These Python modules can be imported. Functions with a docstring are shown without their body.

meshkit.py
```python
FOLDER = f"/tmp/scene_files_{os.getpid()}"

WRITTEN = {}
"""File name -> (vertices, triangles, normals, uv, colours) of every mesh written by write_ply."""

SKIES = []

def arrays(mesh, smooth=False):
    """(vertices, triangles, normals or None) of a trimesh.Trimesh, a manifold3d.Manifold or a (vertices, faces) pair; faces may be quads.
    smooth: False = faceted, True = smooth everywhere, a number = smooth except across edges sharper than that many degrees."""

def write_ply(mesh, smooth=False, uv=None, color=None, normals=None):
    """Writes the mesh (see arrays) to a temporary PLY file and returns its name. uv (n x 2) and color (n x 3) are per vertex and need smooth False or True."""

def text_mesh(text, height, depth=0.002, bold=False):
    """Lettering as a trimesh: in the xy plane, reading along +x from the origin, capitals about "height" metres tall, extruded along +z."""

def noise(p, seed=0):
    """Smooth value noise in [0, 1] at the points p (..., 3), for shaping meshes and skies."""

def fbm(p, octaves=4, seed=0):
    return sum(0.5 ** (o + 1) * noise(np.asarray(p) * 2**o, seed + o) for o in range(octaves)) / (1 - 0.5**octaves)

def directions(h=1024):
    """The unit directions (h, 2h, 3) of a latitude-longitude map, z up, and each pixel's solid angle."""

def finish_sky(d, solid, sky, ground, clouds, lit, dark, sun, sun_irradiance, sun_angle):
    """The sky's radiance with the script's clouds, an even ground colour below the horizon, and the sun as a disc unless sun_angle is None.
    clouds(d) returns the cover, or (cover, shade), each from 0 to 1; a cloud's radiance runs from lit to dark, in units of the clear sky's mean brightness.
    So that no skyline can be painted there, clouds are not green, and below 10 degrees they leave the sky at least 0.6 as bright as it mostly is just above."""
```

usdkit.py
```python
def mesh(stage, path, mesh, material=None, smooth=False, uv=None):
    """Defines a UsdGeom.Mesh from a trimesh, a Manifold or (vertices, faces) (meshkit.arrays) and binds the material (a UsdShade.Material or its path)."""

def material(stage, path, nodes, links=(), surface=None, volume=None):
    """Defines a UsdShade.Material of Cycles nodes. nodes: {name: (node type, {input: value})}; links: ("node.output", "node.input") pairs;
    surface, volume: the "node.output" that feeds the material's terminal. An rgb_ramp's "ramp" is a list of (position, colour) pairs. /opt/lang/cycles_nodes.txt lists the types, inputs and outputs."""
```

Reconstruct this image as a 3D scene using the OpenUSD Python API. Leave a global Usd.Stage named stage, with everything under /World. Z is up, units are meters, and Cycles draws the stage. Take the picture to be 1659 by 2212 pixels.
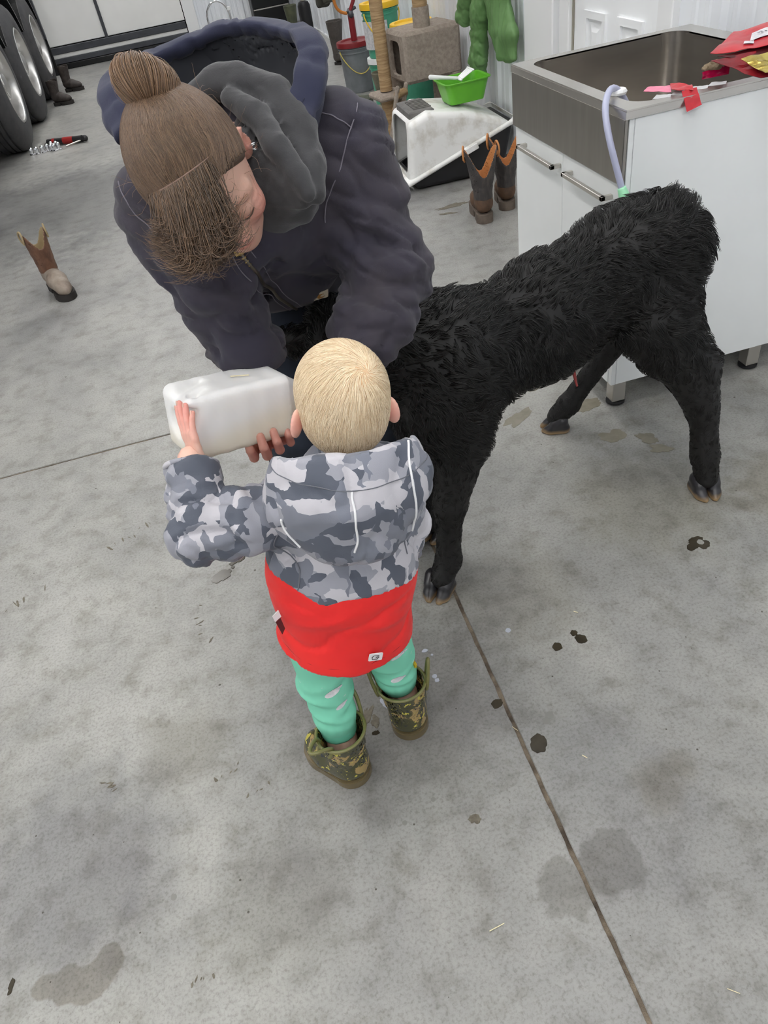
import math, numpy as np, trimesh, manifold3d as m3, usdkit, meshkit
from meshkit import fbm, noise
from shapely.geometry import Polygon, Point, LineString, box as sbox
from shapely import affinity, union_all
from pxr import Usd, UsdGeom, UsdLux, UsdShade, Sdf, Gf, Vt

stage = Usd.Stage.CreateInMemory()
UsdGeom.Xform.Define(stage, '/World')
UsdGeom.Scope.Define(stage, '/World/Looks')
PI = math.pi
A = lambda *v: np.array(v, float)

# ------------------------------------------------------------------ camera, light, exposure
F_PX, TILT, ROLL, YAW, CAM_Z = 1564.456, 0.7153571, -0.1919099, 0.1229825, 1.4
def camera_axes():
    cy, sy = math.cos(YAW), math.sin(YAW)
    fw = A(sy*math.cos(TILT), cy*math.cos(TILT), -math.sin(TILT))
    rt = A(cy, -sy, 0); up = np.cross(rt, fw)
    return math.cos(ROLL)*rt+math.sin(ROLL)*up, -math.sin(ROLL)*rt+math.cos(ROLL)*up, fw
CR, CU, CF = camera_axes()
cam = UsdGeom.Camera.Define(stage, '/World/camera')
m = np.eye(4); m[0, :3], m[1, :3], m[2, :3], m[3, :3] = CR, CU, -CF, (0, 0, CAM_Z)
cam.AddTransformOp().Set(Gf.Matrix4d(m.tolist()))
cam.CreateHorizontalApertureAttr(36.0); cam.CreateVerticalApertureAttr(36.0*2212/1659)
cam.CreateFocalLengthAttr(36.0*F_PX/1659)
cam.CreateClippingRangeAttr((0.05, 200.0))
cam.CreateExposureAttr(EXPOSURE := 1.36)

ROOM = dict(x0=-8.0, x1=1.72, y0=-6.0, y1=12.3, z1=4.6)
LAMP_POWER = 11.0          # radiance of the tubes in the ceiling strip lights
LAMP_SPOTS = [(x, y) for x in (-6.2, -3.8, -1.4, 0.6) for y in (-4.2, -1.6, 1.0, 3.6, 6.2, 8.8, 11.2)]

# ------------------------------------------------------------------ helpers: prims, names, labels
used = {}
def fresh(parent, name):
    k = (parent, name); n = used.get(k, 0); used[k] = n+1
    return f'{parent}/{name}' + (f'_{n:03d}' if n else '')
def keys(prim, label=None, cat=None, group=None, kind=None):
    for k, v in (('label', label), ('category', cat), ('group', group), ('kind', kind)):
        if v: prim.SetCustomDataByKey(k, v)
    return prim
def thing(name, label=None, cat=None, loc=(0, 0, 0), rotz=0, group=None, kind=None):
    p = fresh('/World', name)
    x = UsdGeom.Xform.Define(stage, p)
    x.AddTranslateOp().Set(Gf.Vec3d(*map(float, loc)))
    if rotz: x.AddRotateZOp().Set(float(math.degrees(rotz)))
    keys(x.GetPrim(), label, cat, group, kind)
    return p
def obj(name, mesh, mat, parent='/World', smooth=False, col=None, label=None, cat=None, group=None, kind=None, prim=None):
    p = fresh(parent, name)
    if col is not None: smooth = True
    g = usdkit.mesh(stage, p, mesh, mat, smooth=smooth)
    if col is not None:
        UsdGeom.PrimvarsAPI(g).CreatePrimvar('tint', Sdf.ValueTypeNames.Color3fArray, 'vertex').Set(Vt.Vec3fArray.FromNumpy(np.asarray(col, np.float32)))
    keys(g.GetPrim(), label, cat, group, kind)
    return p
def curves(name, strands, widths, mat, parent, label=None, tint=None):
    """strands: (n, k, 3); widths (k,)"""
    p = fresh(parent, name); n, k, _ = strands.shape
    c = UsdGeom.BasisCurves.Define(stage, p)
    c.CreateTypeAttr('linear')
    c.CreatePointsAttr(Vt.Vec3fArray.FromNumpy(strands.reshape(-1, 3).astype(np.float32)))
    c.CreateCurveVertexCountsAttr(Vt.IntArray.FromNumpy(np.full(n, k, np.int32)))
    c.CreateWidthsAttr(Vt.FloatArray.FromNumpy(np.tile(np.asarray(widths, np.float32), n))); c.SetWidthsInterpolation('vertex')
    if tint is not None:       # one colour per strand, given on each of its points
        UsdGeom.PrimvarsAPI(c).CreatePrimvar('tint', Sdf.ValueTypeNames.Color3fArray, 'vertex').Set(Vt.Vec3fArray.FromNumpy(np.repeat(np.asarray(tint, np.float32), k, axis=0)))
    UsdShade.MaterialBindingAPI.Apply(c.GetPrim()).Bind(UsdShade.Material.Get(stage, mat))
    keys(c.GetPrim(), label)
    return p
def dup(path, name, loc, rotz=0, label=None, cat=None, group=None, scale=None):
    p = fresh('/World', name)
    x = UsdGeom.Xform.Define(stage, p); pr = x.GetPrim()
    src = stage.GetPrimAtPath(path)
    pr.GetReferences().AddInternalReference(path); pr.SetInstanceable(True)
    x.ClearXformOpOrder()
    x.AddTranslateOp(opSuffix='at').Set(Gf.Vec3d(*map(float, loc)))
    x.AddRotateZOp(opSuffix='turn').Set(float(math.degrees(rotz)))
    if scale: x.AddScaleOp(opSuffix='size').Set(Gf.Vec3f(scale, scale, scale))
    keys(pr, label, cat or src.GetCustomDataByKey('category'), group or src.GetCustomDataByKey('group'))
    return p

# ------------------------------------------------------------------ helpers: materials
def srgb(r, g=None, b=None):
    c = np.array([r, g, b] if g is not None else r, float)/255
    return tuple(np.where(c <= .04045, c/12.92, ((c+.055)/1.055)**2.4))
looks = {}
def mat(name, c, c2=None, scale=6.0, rough=.5, metal=0.0, spec=.5, bump=0.0, bscale=60.0, bdist=.002, coat=0, sheen=0, sss=0, trans=0, detail=4, lo=.35, hi=.65, vec=None, tint=False, extra=None, sssr=(1, .3, .2), ior=None):
    """A principled material: colour c (sRGB 0-255), mottled towards c2 by noise; bump of fine noise; tint=True multiplies the mesh's own vertex colour."""
    p = f'/World/Looks/{name}'
    n = {'p': ('principled_bsdf', dict(roughness=rough, metallic=metal, specular_ior_level=spec, coat_weight=coat, sheen_weight=sheen, transmission_weight=trans))}
    if ior: n['p'][1]['ior'] = ior
    if sss: n['p'][1].update(subsurface_weight=sss, subsurface_radius=sssr, subsurface_scale=.006)
    L = []; base = srgb(c)
    n['tc'] = ('texture_coordinate', {})
    src = 'tc.object'
    if vec:
        n['mp'] = ('mapping', dict(scale=vec)); L.append((src, 'mp.vector')); src = 'mp.vector'
    out = None
    if c2 is not None:
        n['n'] = ('noise_texture', dict(scale=scale, detail=detail, roughness=.6)); L.append((src, 'n.vector'))
        n['r'] = ('rgb_ramp', dict(ramp=[(lo, base), (hi, srgb(c2))])); L.append(('n.fac', 'r.fac')); out = 'r.color'
    if tint:
        n['at'] = ('attribute', dict(attribute='tint'))
        if out:
            n['mx'] = ('mix_color', dict(blend_type='multiply', fac=1.0)); L += [(out, 'mx.a'), ('at.color', 'mx.b')]; out = 'mx.result'
        else: out = 'at.color'
    if out: L.append((out, 'p.base_color'))
    else: n['p'][1]['base_color'] = base
    if bump:
        n['bn'] = ('noise_texture', dict(scale=bscale, detail=3.0)); L.append((src, 'bn.vector'))
        n['b'] = ('bump', dict(strength=bump, distance=bdist)); L += [('bn.fac', 'b.height'), ('b.normal', 'p.normal')]
    if extra: extra(n, L)
    usdkit.material(stage, p, n, L, surface='p.BSDF')
    return p

# ------------------------------------------------------------------ helpers: meshes
def T(mesh, loc=(0, 0, 0), rx=0, ry=0, rz=0):
    mesh = mesh.copy()
    for a, ax in ((rx, (1, 0, 0)), (ry, (0, 1, 0)), (rz, (0, 0, 1))):
        if a: mesh.apply_transform(trimesh.transformations.rotation_matrix(a, ax))
    mesh.apply_translation(loc); return mesh
def cat_(*ms): return trimesh.util.concatenate([x for x in ms])
def tm(man):
    q = man.to_mesh(); return trimesh.Trimesh(np.array(q.vert_properties[:, :3]), np.array(q.tri_verts), process=False)
def mf(t): return m3.Manifold(m3.Mesh(np.asarray(t.vertices, np.float32), np.asarray(t.faces, np.uint32)))
def bx(x0, x1, y0, y1, z0, z1, b=0.0):
    """a box, with edges chamfered by b"""
    if b <= 0:
        t = trimesh.creation.box((x1-x0, y1-y0, z1-z0)); t.apply_translation(((x0+x1)/2, (y0+y1)/2, (z0+z1)/2)); return t
    pts = []
    for sx, X in ((1, x0), (-1, x1)):
        for sy, Y in ((1, y0), (-1, y1)):
            for sz, Z in ((1, z0), (-1, z1)):
                pts += [(X+sx*b, Y+sy*b, Z), (X+sx*b, Y, Z+sz*b), (X, Y+sy*b, Z+sz*b)]
    return trimesh.convex.convex_hull(np.array(pts))
def lathe(prof, n=48):
    """prof: (r, z) from bottom to top; axis z"""
    prof = np.array(prof, float); k = len(prof); a = np.linspace(0, 2*PI, n, endpoint=False)
    v = np.stack([prof[None, :, 0]*np.cos(a)[:, None], prof[None, :, 0]*np.sin(a)[:, None], np.broadcast_to(prof[None, :, 1], (n, k))], -1).reshape(-1, 3)
    i, j = np.meshgrid(np.arange(n), np.arange(k-1), indexing='ij'); i2 = (i+1) % n
    a_, b_, c_, d_ = i*k+j, i2*k+j, i2*k+j+1, i*k+j+1
    f = np.vstack([np.stack([a_, b_, c_], -1).reshape(-1, 3), np.stack([a_, c_, d_], -1).reshape(-1, 3)])
    t = trimesh.Trimesh(v, f, process=False); t.merge_vertices(); t.update_faces(t.nondegenerate_faces()); return t
def spline(pts, n=40):
    from scipy.interpolate import CubicSpline
    pts = np.array(pts, float); d = np.r_[0, np.cumsum(np.linalg.norm(np.diff(pts, axis=0), axis=1))]
    return CubicSpline(d, pts)(np.linspace(0, d[-1], n))
def tube(pts, r, n=10, cap=True):
    pts = np.array(pts, float); k = len(pts); r = np.broadcast_to(np.asarray(r, float), (k,))
    t = np.gradient(pts, axis=0); t /= np.linalg.norm(t, axis=1, keepdims=True)
    u = np.cross(t[0], (0, 0, 1)); u = u if np.linalg.norm(u) > .1 else np.cross(t[0], (0, 1, 0)); u /= np.linalg.norm(u)
    V = []; a = np.linspace(0, 2*PI, n, endpoint=False)
    for i in range(k):
        u = u-t[i]*(u@t[i]); u /= np.linalg.norm(u); w = np.cross(t[i], u)
        V.append(pts[i]+r[i]*(np.cos(a)[:, None]*u+np.sin(a)[:, None]*w))
    V = np.vstack(V); f = []
    for i in range(k-1):
        for j in range(n):
            j2 = (j+1) % n
            f += [(i*n+j, i*n+j2, (i+1)*n+j2), (i*n+j, (i+1)*n+j2, (i+1)*n+j)]
    if cap:
        V = np.vstack([V, pts[:1], pts[-1:]]); c0, c1 = len(V)-2, len(V)-1
        for j in range(n):
            j2 = (j+1) % n; f += [(c0, j2, j), (c1, (k-1)*n+j, (k-1)*n+j2)]
    return trimesh.Trimesh(V, np.array(f), process=False)
def prism(poly, h, z0=0.0):
    t = trimesh.creation.extrude_polygon(poly, h, engine='earcut'); t.apply_translation((0, 0, z0)); return t
def ball_hull(pts, r, seg=12):
    s = m3.Manifold.sphere(1.0, seg); r = np.broadcast_to(np.asarray(r, float), (len(pts),))
    return m3.Manifold.batch_hull([s.scale((q, q, q)).translate(tuple(map(float, p))) for p, q in zip(pts, r)])
def cyl(a, b, r, n=20, r2=None):
    return tube([a, a+(np.array(b)-a)*.5, b], [r, (r+(r2 or r))/2, r2 or r], n)
def blob(cx, cy, r, seed, stretch=(1, 1), rot=0, rag=.35, n=44):
    """ragged outline for a splash"""
    a = np.linspace(0, 2*PI, n, endpoint=False)
    q = np.stack([np.cos(a)*1.6, np.sin(a)*1.6, np.full(n, seed*7.3)], -1)
    rr = r*(1+rag*2.2*(fbm(q, 3, seed)-.5))
    p = np.stack([rr*np.cos(a)*stretch[0], rr*np.sin(a)*stretch[1]], -1)
    c, s = math.cos(rot), math.sin(rot)
    return Polygon(p@np.array([[c, s], [-s, c]])+(cx, cy)).buffer(0)
def dome(poly, h, z0, edge=.004):
    """a thin puddle: outline at z0, lifted inward"""
    if poly.geom_type != 'Polygon': poly = max(poly.geoms, key=lambda g: g.area)
    inner = poly.buffer(-edge)
    parts = [prism(poly, h*.5, z0)]
    if not inner.is_empty:
        for g in getattr(inner, 'geoms', [inner]): parts.append(prism(g, h, z0))
    return cat_(*parts)

# ------------------------------------------------------------------ helpers: implicit surfaces
class Field:
    """Smoothly joined round cones, ellipsoids and cuts, meshed by surface nets."""
    def __init__(s): s.ops = []; s.lo = A(9, 9, 9); s.hi = -s.lo
    def _b(s, pts, r):
        pts = np.atleast_2d(pts); s.lo = np.minimum(s.lo, (pts-r).min(0)); s.hi = np.maximum(s.hi, (pts+r).max(0))
    def cone(s, a, b, ra, rb=None, k=.02, flat=None, mode='+'):
        """flat=(axis, factor): the section is factor times as wide along the axis"""
        a, b = A(*a), A(*b); rb = ra if rb is None else rb
        if flat: ax = A(*flat[0]); ax = ax/np.linalg.norm(ax); fc = flat[1]
        def f(p):
            q = p-a; ba = b-a
            if flat:
                q = q+np.outer(q@ax, ax)*(1/fc-1); ba2 = ba+(ba@ax)*ax*(1/fc-1)
            else: ba2 = ba
            t = np.clip(q@ba2/max(ba2@ba2, 1e-12), 0, 1)
            d = np.linalg.norm(q-t[:, None]*ba2, axis=1)-(ra+t*(rb-ra))
            return d*min(1, fc) if flat else d
        s.ops.append((mode, f, k))
        if mode == '+': s._b([a, b], max(ra, rb)*(max(1, flat[1]) if flat else 1))
        return s
    def chain(s, pts, r, k=.02, k0=None, flat=None, mode='+'):
        for i in range(len(pts)-1):
            s.cone(pts[i], pts[i+1], r[i], r[i+1], k if i or k0 is None else k0, flat, mode)
        return s
    def ell(s, c, r, R=None, k=.02, mode='+'):
        c, r = A(*c), A(*r); R = np.eye(3) if R is None else np.array(R, float)   # rows: axes
        def f(p):
            q = (p-c)@R.T; k0 = np.linalg.norm(q/r, axis=1); k1 = np.linalg.norm(q/r**2, axis=1)
            return k0*(k0-1)/np.maximum(k1, 1e-9)
        s.ops.append((mode, f, k))
        if mode == '+': s._b([c], r.max())
        return s
    def plane(s, pt, n, k=.005, mode='&'):
        """keep the side the normal points away from"""
        pt, n = A(*pt), A(*n); n = n/np.linalg.norm(n)
        s.ops.append((mode, lambda p: (p-pt)@n, k)); return s
    def func(s, f, k=.01, mode='+', lo=None, hi=None):
        s.ops.append((mode, f, k))
        if lo is not None: s._b([lo, hi], 0)
        return s
    def __call__(s, p):
        d = np.full(len(p), 9.0)
        for mode, f, k in s.ops:
            e = f(p)
            if mode == '-': e = -e
            if mode == '+':
                if k > 0:
                    h = np.clip(.5+.5*(d-e)/k, 0, 1); d = d*(1-h)+e*h-k*h*(1-h)
                else: d = np.minimum(d, e)
            else:
                if k > 0:
                    h = np.clip(.5-.5*(d-e)/k, 0, 1); d = d*(1-h)+e*h+k*h*(1-h)
                else: d = np.maximum(d, e)
        return d
    def mesh(s, h=.006, pad=.012, lo=None, hi=None):
        lo = s.lo-pad if lo is None else A(*lo); hi = s.hi+pad if hi is None else A(*hi)
        n = np.ceil((hi-lo)/h/4).astype(int)+1
        g = [lo[i]+np.arange(n[i])*4*h for i in range(3)]
        P = np.stack(np.meshgrid(*g, indexing='ij'), -1)
        C = s(P.reshape(-1, 3)).reshape(n)
        near = np.abs(C) < 4*h*2.6
        up = lambda q: q.repeat(4, 0).repeat(4, 1).repeat(4, 2)
        D = up(C).astype(np.float64); M = up(near)
        idx = np.argwhere(M)
        off = -1.5                                     # each coarse sample stands at the middle of its 4x4x4 block
        D[M] = s(lo+(idx+off)*h)
        return surface_nets(D, lo+off*h, h)
def surface_nets(D, org, h):
    S = D < 0
    n = np.array(D.shape)-1
    cnt = np.zeros(n, np.int8)
    for a in np.ndindex(2, 2, 2): cnt += S[a[0]:a[0]+n[0], a[1]:a[1]+n[1], a[2]:a[2]+n[2]]
    act = (cnt > 0) & (cnt < 8)
    cells = np.argwhere(act); ids = np.full(n, -1, np.int64); ids[act] = np.arange(len(cells))
    acc = np.zeros((len(cells), 3)); num = np.zeros(len(cells))
    for ax in range(3):
        o1, o2 = [i for i in range(3) if i != ax]
        for u, v in np.ndindex(2, 2):
            a = cells.copy(); a[:, o1] += u; a[:, o2] += v; b = a.copy(); b[:, ax] += 1
            da, db = D[tuple(a.T)], D[tuple(b.T)]
            c = (da < 0) != (db < 0); t = np.where(c, da/np.where(c, da-db, 1), 0)
            q = (a-cells).astype(float); q[:, ax] = t
            acc[c] += q[c]; num[c] += 1
    V = org+h*(cells+acc/np.maximum(num, 1)[:, None])
    F = []
    for ax in range(3):
        o1, o2 = (ax+1) % 3, (ax+2) % 3
        sl0 = [slice(None)]*3; sl1 = [slice(None)]*3; sl0[ax] = slice(0, -1); sl1[ax] = slice(1, None)
        ch = S[tuple(sl0)] != S[tuple(sl1)]
        e = np.argwhere(ch); e = e[(e[:, o1] > 0) & (e[:, o2] > 0) & (e[:, o1] < n[o1]) & (e[:, o2] < n[o2])]
        ins = S[tuple(e.T)]
        def cid(d1, d2):
            q = e.copy(); q[:, o1] -= d1; q[:, o2] -= d2; return ids[tuple(q.T)]
        q = np.stack([cid(1, 1), cid(0, 1), cid(0, 0), cid(1, 0)], 1)
        q = np.where(ins[:, None], q, q[:, ::-1])
        F += [q[:, [0, 1, 2]], q[:, [0, 2, 3]]]
    return trimesh.Trimesh(V, np.vstack(F), process=False)
def push(t, amount):
    """move the vertices along their normals"""
    t = t.copy(); t.vertices = t.vertices+np.asarray(t.vertex_normals)*np.asarray(amount)[:, None]; return t
def unit(v): v = np.array(v, float); return v/np.linalg.norm(v)
def frame(f, u):
    """rows: forward, left, up (orthonormal) from forward and a rough up"""
    f = unit(f); u = np.array(u, float); u = unit(u-f*(u@f)); return np.array([f, np.cross(u, f), u])
def creases(v, scale, seed, width=.05, octaves=2):
    """-1 in the narrow valleys of cloth creases, up to +.4 on the swells between them"""
    n = fbm(np.asarray(v)*np.asarray(scale), octaves, seed)-.5
    return -np.exp(-(n/width)**2)+.4*np.clip(np.abs(n)/.14, 0, 1)
def limb_wrinkle(t, a, b, amp, fs, ft, seed, rad=.12, slant=0.0, width=.05):
    """creases that run round a limb a-b"""
    v = np.asarray(t.vertices); a, b = A(*a), A(*b); ax = b-a; L = np.linalg.norm(ax); ax /= L
    e1 = unit(np.cross(ax, (0.3, 0.2, 1))); e2 = np.cross(ax, e1); q = v-a; s = q@ax
    th = np.arctan2(q@e2, q@e1); r = np.linalg.norm(q-np.outer(s, ax), axis=1)
    w = np.clip((s+.05)/.05, 0, 1)*np.clip((L+.04-s)/.04, 0, 1)*(r < rad)
    return amp*w*creases(np.c_[(s+slant*np.sin(th))*fs, np.cos(th)*ft, np.sin(th)*ft], 1.0, seed, width)
def limb_folds(t, a, b, folds, rad=.2):
    """cloth folds across a limb a-b: folds = (pos, angle, tilt, height, width, spread): a ridge round the limb at pos (0..1),
    strongest at the angle, slanting by tilt; fades outside the limb's length"""
    v = np.asarray(t.vertices); a, b = A(*a), A(*b); ax = b-a; L = np.linalg.norm(ax); ax /= L
    e1 = unit(np.cross(ax, (0.3, 0.2, 1))); e2 = np.cross(ax, e1); q = v-a; s = q@ax
    th = np.arctan2(q@e2, q@e1); r = np.linalg.norm(q-np.outer(s, ax), axis=1)
    ok = (s > -.06) & (s < L+.06) & (r < rad)
    d = np.zeros(len(v))
    for pos, ang, tilt, hgt, wid, spread in folds:
        da = (th-ang+PI) % (2*PI)-PI
        x = (s-pos*L-tilt*da)/wid
        d += hgt*np.exp(-x*x)*np.exp(-(da/spread)**2)-.45*hgt*np.exp(-((x-1.5)**2))*np.exp(-(da/spread)**2)
    return np.where(ok, d, 0)

# ------------------------------------------------------------------ materials of the setting
def floor_mat():
    n, L = {}, []
    n['g'] = ('geometry', {}); n['p'] = ('principled_bsdf', dict(specular_ior_level=.45))
    def nz(k, sc, det=5, rough=.6, vec=None, dist=0):
        n[k] = ('noise_texture', dict(scale=sc, detail=float(det), roughness=rough, distortion=dist))
        if vec: n[k+'m'] = ('mapping', dict(scale=vec)); L.extend([('g.position', k+'m.vector'), (k+'m.vector', k+'.vector')])
        else: L.append(('g.position', k+'.vector'))
    nz('n1', 2.3, 6, .62, dist=.4); nz('n2', 14., 6, .65); nz('n3', 1.1, 5, .6, (1.0, .35, 1)); nz('n4', 150., 4, .7)
    n['r1'] = ('rgb_ramp', dict(ramp=[(.30, srgb(150, 150, 150)), (.48, srgb(165, 165, 163)), (.66, srgb(178, 178, 175))])); L.append(('n1.fac', 'r1.fac'))
    n['r2'] = ('rgb_ramp', dict(ramp=[(.28, srgb(205, 203, 198)), (.5, srgb(245, 245, 245)), (.75, srgb(255, 255, 255))])); L.append(('n2.fac', 'r2.fac'))
    n['r3'] = ('rgb_ramp', dict(ramp=[(.30, srgb(216, 215, 217)), (.55, srgb(255, 254, 250)), (.8, srgb(255, 255, 255))])); L.append(('n3.fac', 'r3.fac'))
    n['r4'] = ('rgb_ramp', dict(ramp=[(.30, srgb(206, 205, 202)), (.52, srgb(248, 248, 248)), (.8, srgb(255, 255, 255))])); L.append(('n4.fac', 'r4.fac'))
    cur = 'r1.color'
    for i, k in enumerate(('r2', 'r3', 'r4')):
        n[f'm{i}'] = ('mix_color', dict(blend_type='multiply', fac=1.0)); L += [(cur, f'm{i}.a'), (k+'.color', f'm{i}.b')]; cur = f'm{i}.result'
    # old stains with an outline of their own
    n['nd'] = ('noise_texture', dict(scale=16.0, detail=5.0)); L.append(('g.position', 'nd.vector'))
    stains = [([(.350, .495, .060), (.245, .478, .048)], (219, 218, 215), .012), ([(-.60, .588, .034), (-.648, .590, .030), (-.577, .612, .026), (-.70, .600, .022), (-.62, .575, .026)], (219, 215, 208), .006),
              ([(.42, 1.18, .16)], (230, 228, 224), .16), ([(.06, .95, .24)], (222, 221, 220), .22), ([(.9, 1.35, .2)], (222, 220, 214), .2), ([(-.66, .80, .2)], (214, 214, 218), .2), ([(-.25, .62, .12)], (224, 223, 221), .1),
              ([(-.42, 1.0, .1)], (222, 220, 217), .09), ([(-1.1, 5.6, .9)], (205, 205, 208), .7), ([(1.25, 1.25, .14)], (222, 218, 210), .1), ([(.50, .60, .05), (.56, .62, .03)], (232, 229, 221), .04)]
    for i, (cs, col, e) in enumerate(stains):
        far = None
        for k, (x, y, r) in enumerate(cs):
            q = f'{i}_{k}'
            n['d'+q] = ('vector_math', dict(math_type='distance', vector2=(x, y, 0))); L.append(('g.position', f'd{q}.vector1'))
            n['o'+q] = ('math', dict(math_type='subtract', value2=r)); L.append((f'd{q}.value', f'o{q}.value1'))
            if far: n['m'+q] = ('math', dict(math_type='smoothmin', value3=.02)); L += [(far, f'm{q}.value1'), (f'o{q}.value', f'm{q}.value2')]; far = f'm{q}.value'
            else: far = f'o{q}.value'
        rm = cs[0][2]
        n[f'a{i}'] = ('math', dict(math_type='multiply_add', value2=rm*1.3, value3=-rm*.65)); L.append(('nd.fac', f'a{i}.value1'))
        n[f's{i}'] = ('math', dict(math_type='add')); L += [(far, f's{i}.value1'), (f'a{i}.value', f's{i}.value2')]
        n[f'e{i}'] = ('map_range', dict(range_type='smoothstep', from_min=-e/2, from_max=e/2, to_min=1., to_max=0., clamp=True)); L.append((f's{i}.value', f'e{i}.value'))
        n[f'x{i}'] = ('mix_color', dict(blend_type='multiply', b=srgb(col))); L += [(f'e{i}.result', f'x{i}.fac'), (cur, f'x{i}.a')]; cur = f'x{i}.result'
    # specks of dirt
    for i, (sc, rad, keep) in enumerate([(5.0, .034, .5), (13.0, .05, .66), (31., .07, .72)]):
        n[f'v{i}'] = ('voronoi_texture', dict(scale=sc)); L.append(('g.position', f'v{i}.vector'))
        n[f'vc{i}'] = ('separate_color', {}); L.append((f'v{i}.color', f'vc{i}.color'))
        n[f'vk{i}'] = ('math', dict(math_type='greater_than', value2=keep)); L.append((f'vc{i}.r', f'vk{i}.value1'))
        n[f'vr{i}'] = ('math', dict(math_type='multiply', value2=rad)); L.append((f'vc{i}.g', f'vr{i}.value1'))
        n[f'vl{i}'] = ('math', dict(math_type='less_than')); L += [(f'v{i}.distance', f'vl{i}.value1'), (f'vr{i}.value', f'vl{i}.value2')]
        n[f'vm{i}'] = ('math', dict(math_type='multiply')); L += [(f'vl{i}.value', f'vm{i}.value1'), (f'vk{i}.value', f'vm{i}.value2')]
        n[f'vx{i}'] = ('mix_color', dict(blend_type='multiply', b=srgb(150, 146, 136))); L += [(f'vm{i}.value', f'vx{i}.fac'), (cur, f'vx{i}.a')]; cur = f'vx{i}.result'
    L.append((cur, 'p.base_color'))
    n['rr'] = ('map_range', dict(from_min=.3, from_max=.7, to_min=.30, to_max=.48, clamp=True)); L += [('n1.fac', 'rr.value'), ('rr.result', 'p.roughness')]
    n['b'] = ('bump', dict(strength=.12, distance=.002)); L += [('n4.fac', 'b.height'), ('b.normal', 'p.normal')]
    return usdkit.material(stage, '/World/Looks/concrete', n, L, surface='p.BSDF') and '/World/Looks/concrete'
M = {}
M['floor'] = floor_mat()
M['joint'] = mat('joint_dirt', (126, 114, 98), (66, 57, 48), scale=22, rough=.95, bump=.8, bscale=400, bdist=.003)
M['steelwall'] = mat('white_steel_siding', (236, 239, 243), (228, 232, 238), scale=2, rough=.38, spec=.5)
M['white'] = mat('white_paint', (232, 233, 234), rough=.45)
M['ceiling'] = mat('ceiling_white', (238, 238, 240), rough=.6)
M['cabinet'] = mat('cabinet_white', (238, 241, 241), (234, 237, 237), scale=3, rough=.35)
M['doorwhite'] = mat('door_white', (240, 242, 244), rough=.4)
M['seal'] = mat('dark_grey_metal', (66, 68, 74), (54, 56, 62), scale=9, rough=.5)
M['black'] = mat('black_plastic', (22, 22, 24), (30, 30, 33), scale=20, rough=.45)
M['blackgloss'] = mat('black_gloss', (16, 17, 19), rough=.25)
M['steel'] = mat('brushed_stainless', (214, 210, 204), (202, 198, 192), scale=3, rough=.24, metal=1.0, vec=(1, 1, 6), bump=.05, bscale=200)
M['apron'] = mat('brushed_apron_stainless', (166, 162, 155), (159, 155, 148), scale=4, rough=.38, metal=1.0, vec=(1, 8, 1))
M['chrome'] = mat('chrome', (225, 226, 228), rough=.08, metal=1.0)
M['nickel'] = mat('satin_nickel', (212, 208, 202), rough=.34, metal=1.0)
M['rubber'] = mat('tire_rubber', (52, 52, 55), (66, 65, 66), scale=14, rough=.62, bump=.3, bscale=90)
M['alloy'] = mat('polished_aluminium', (206, 205, 203), (198, 197, 195), scale=5, rough=.3, metal=1.0)
M['led'] = '/World/Looks/led'
usdkit.material(stage, M['led'], {'e': ('emission', dict(color=(1.0, .985, .96), strength=LAMP_POWER))}, [], surface='e.emission')

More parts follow.
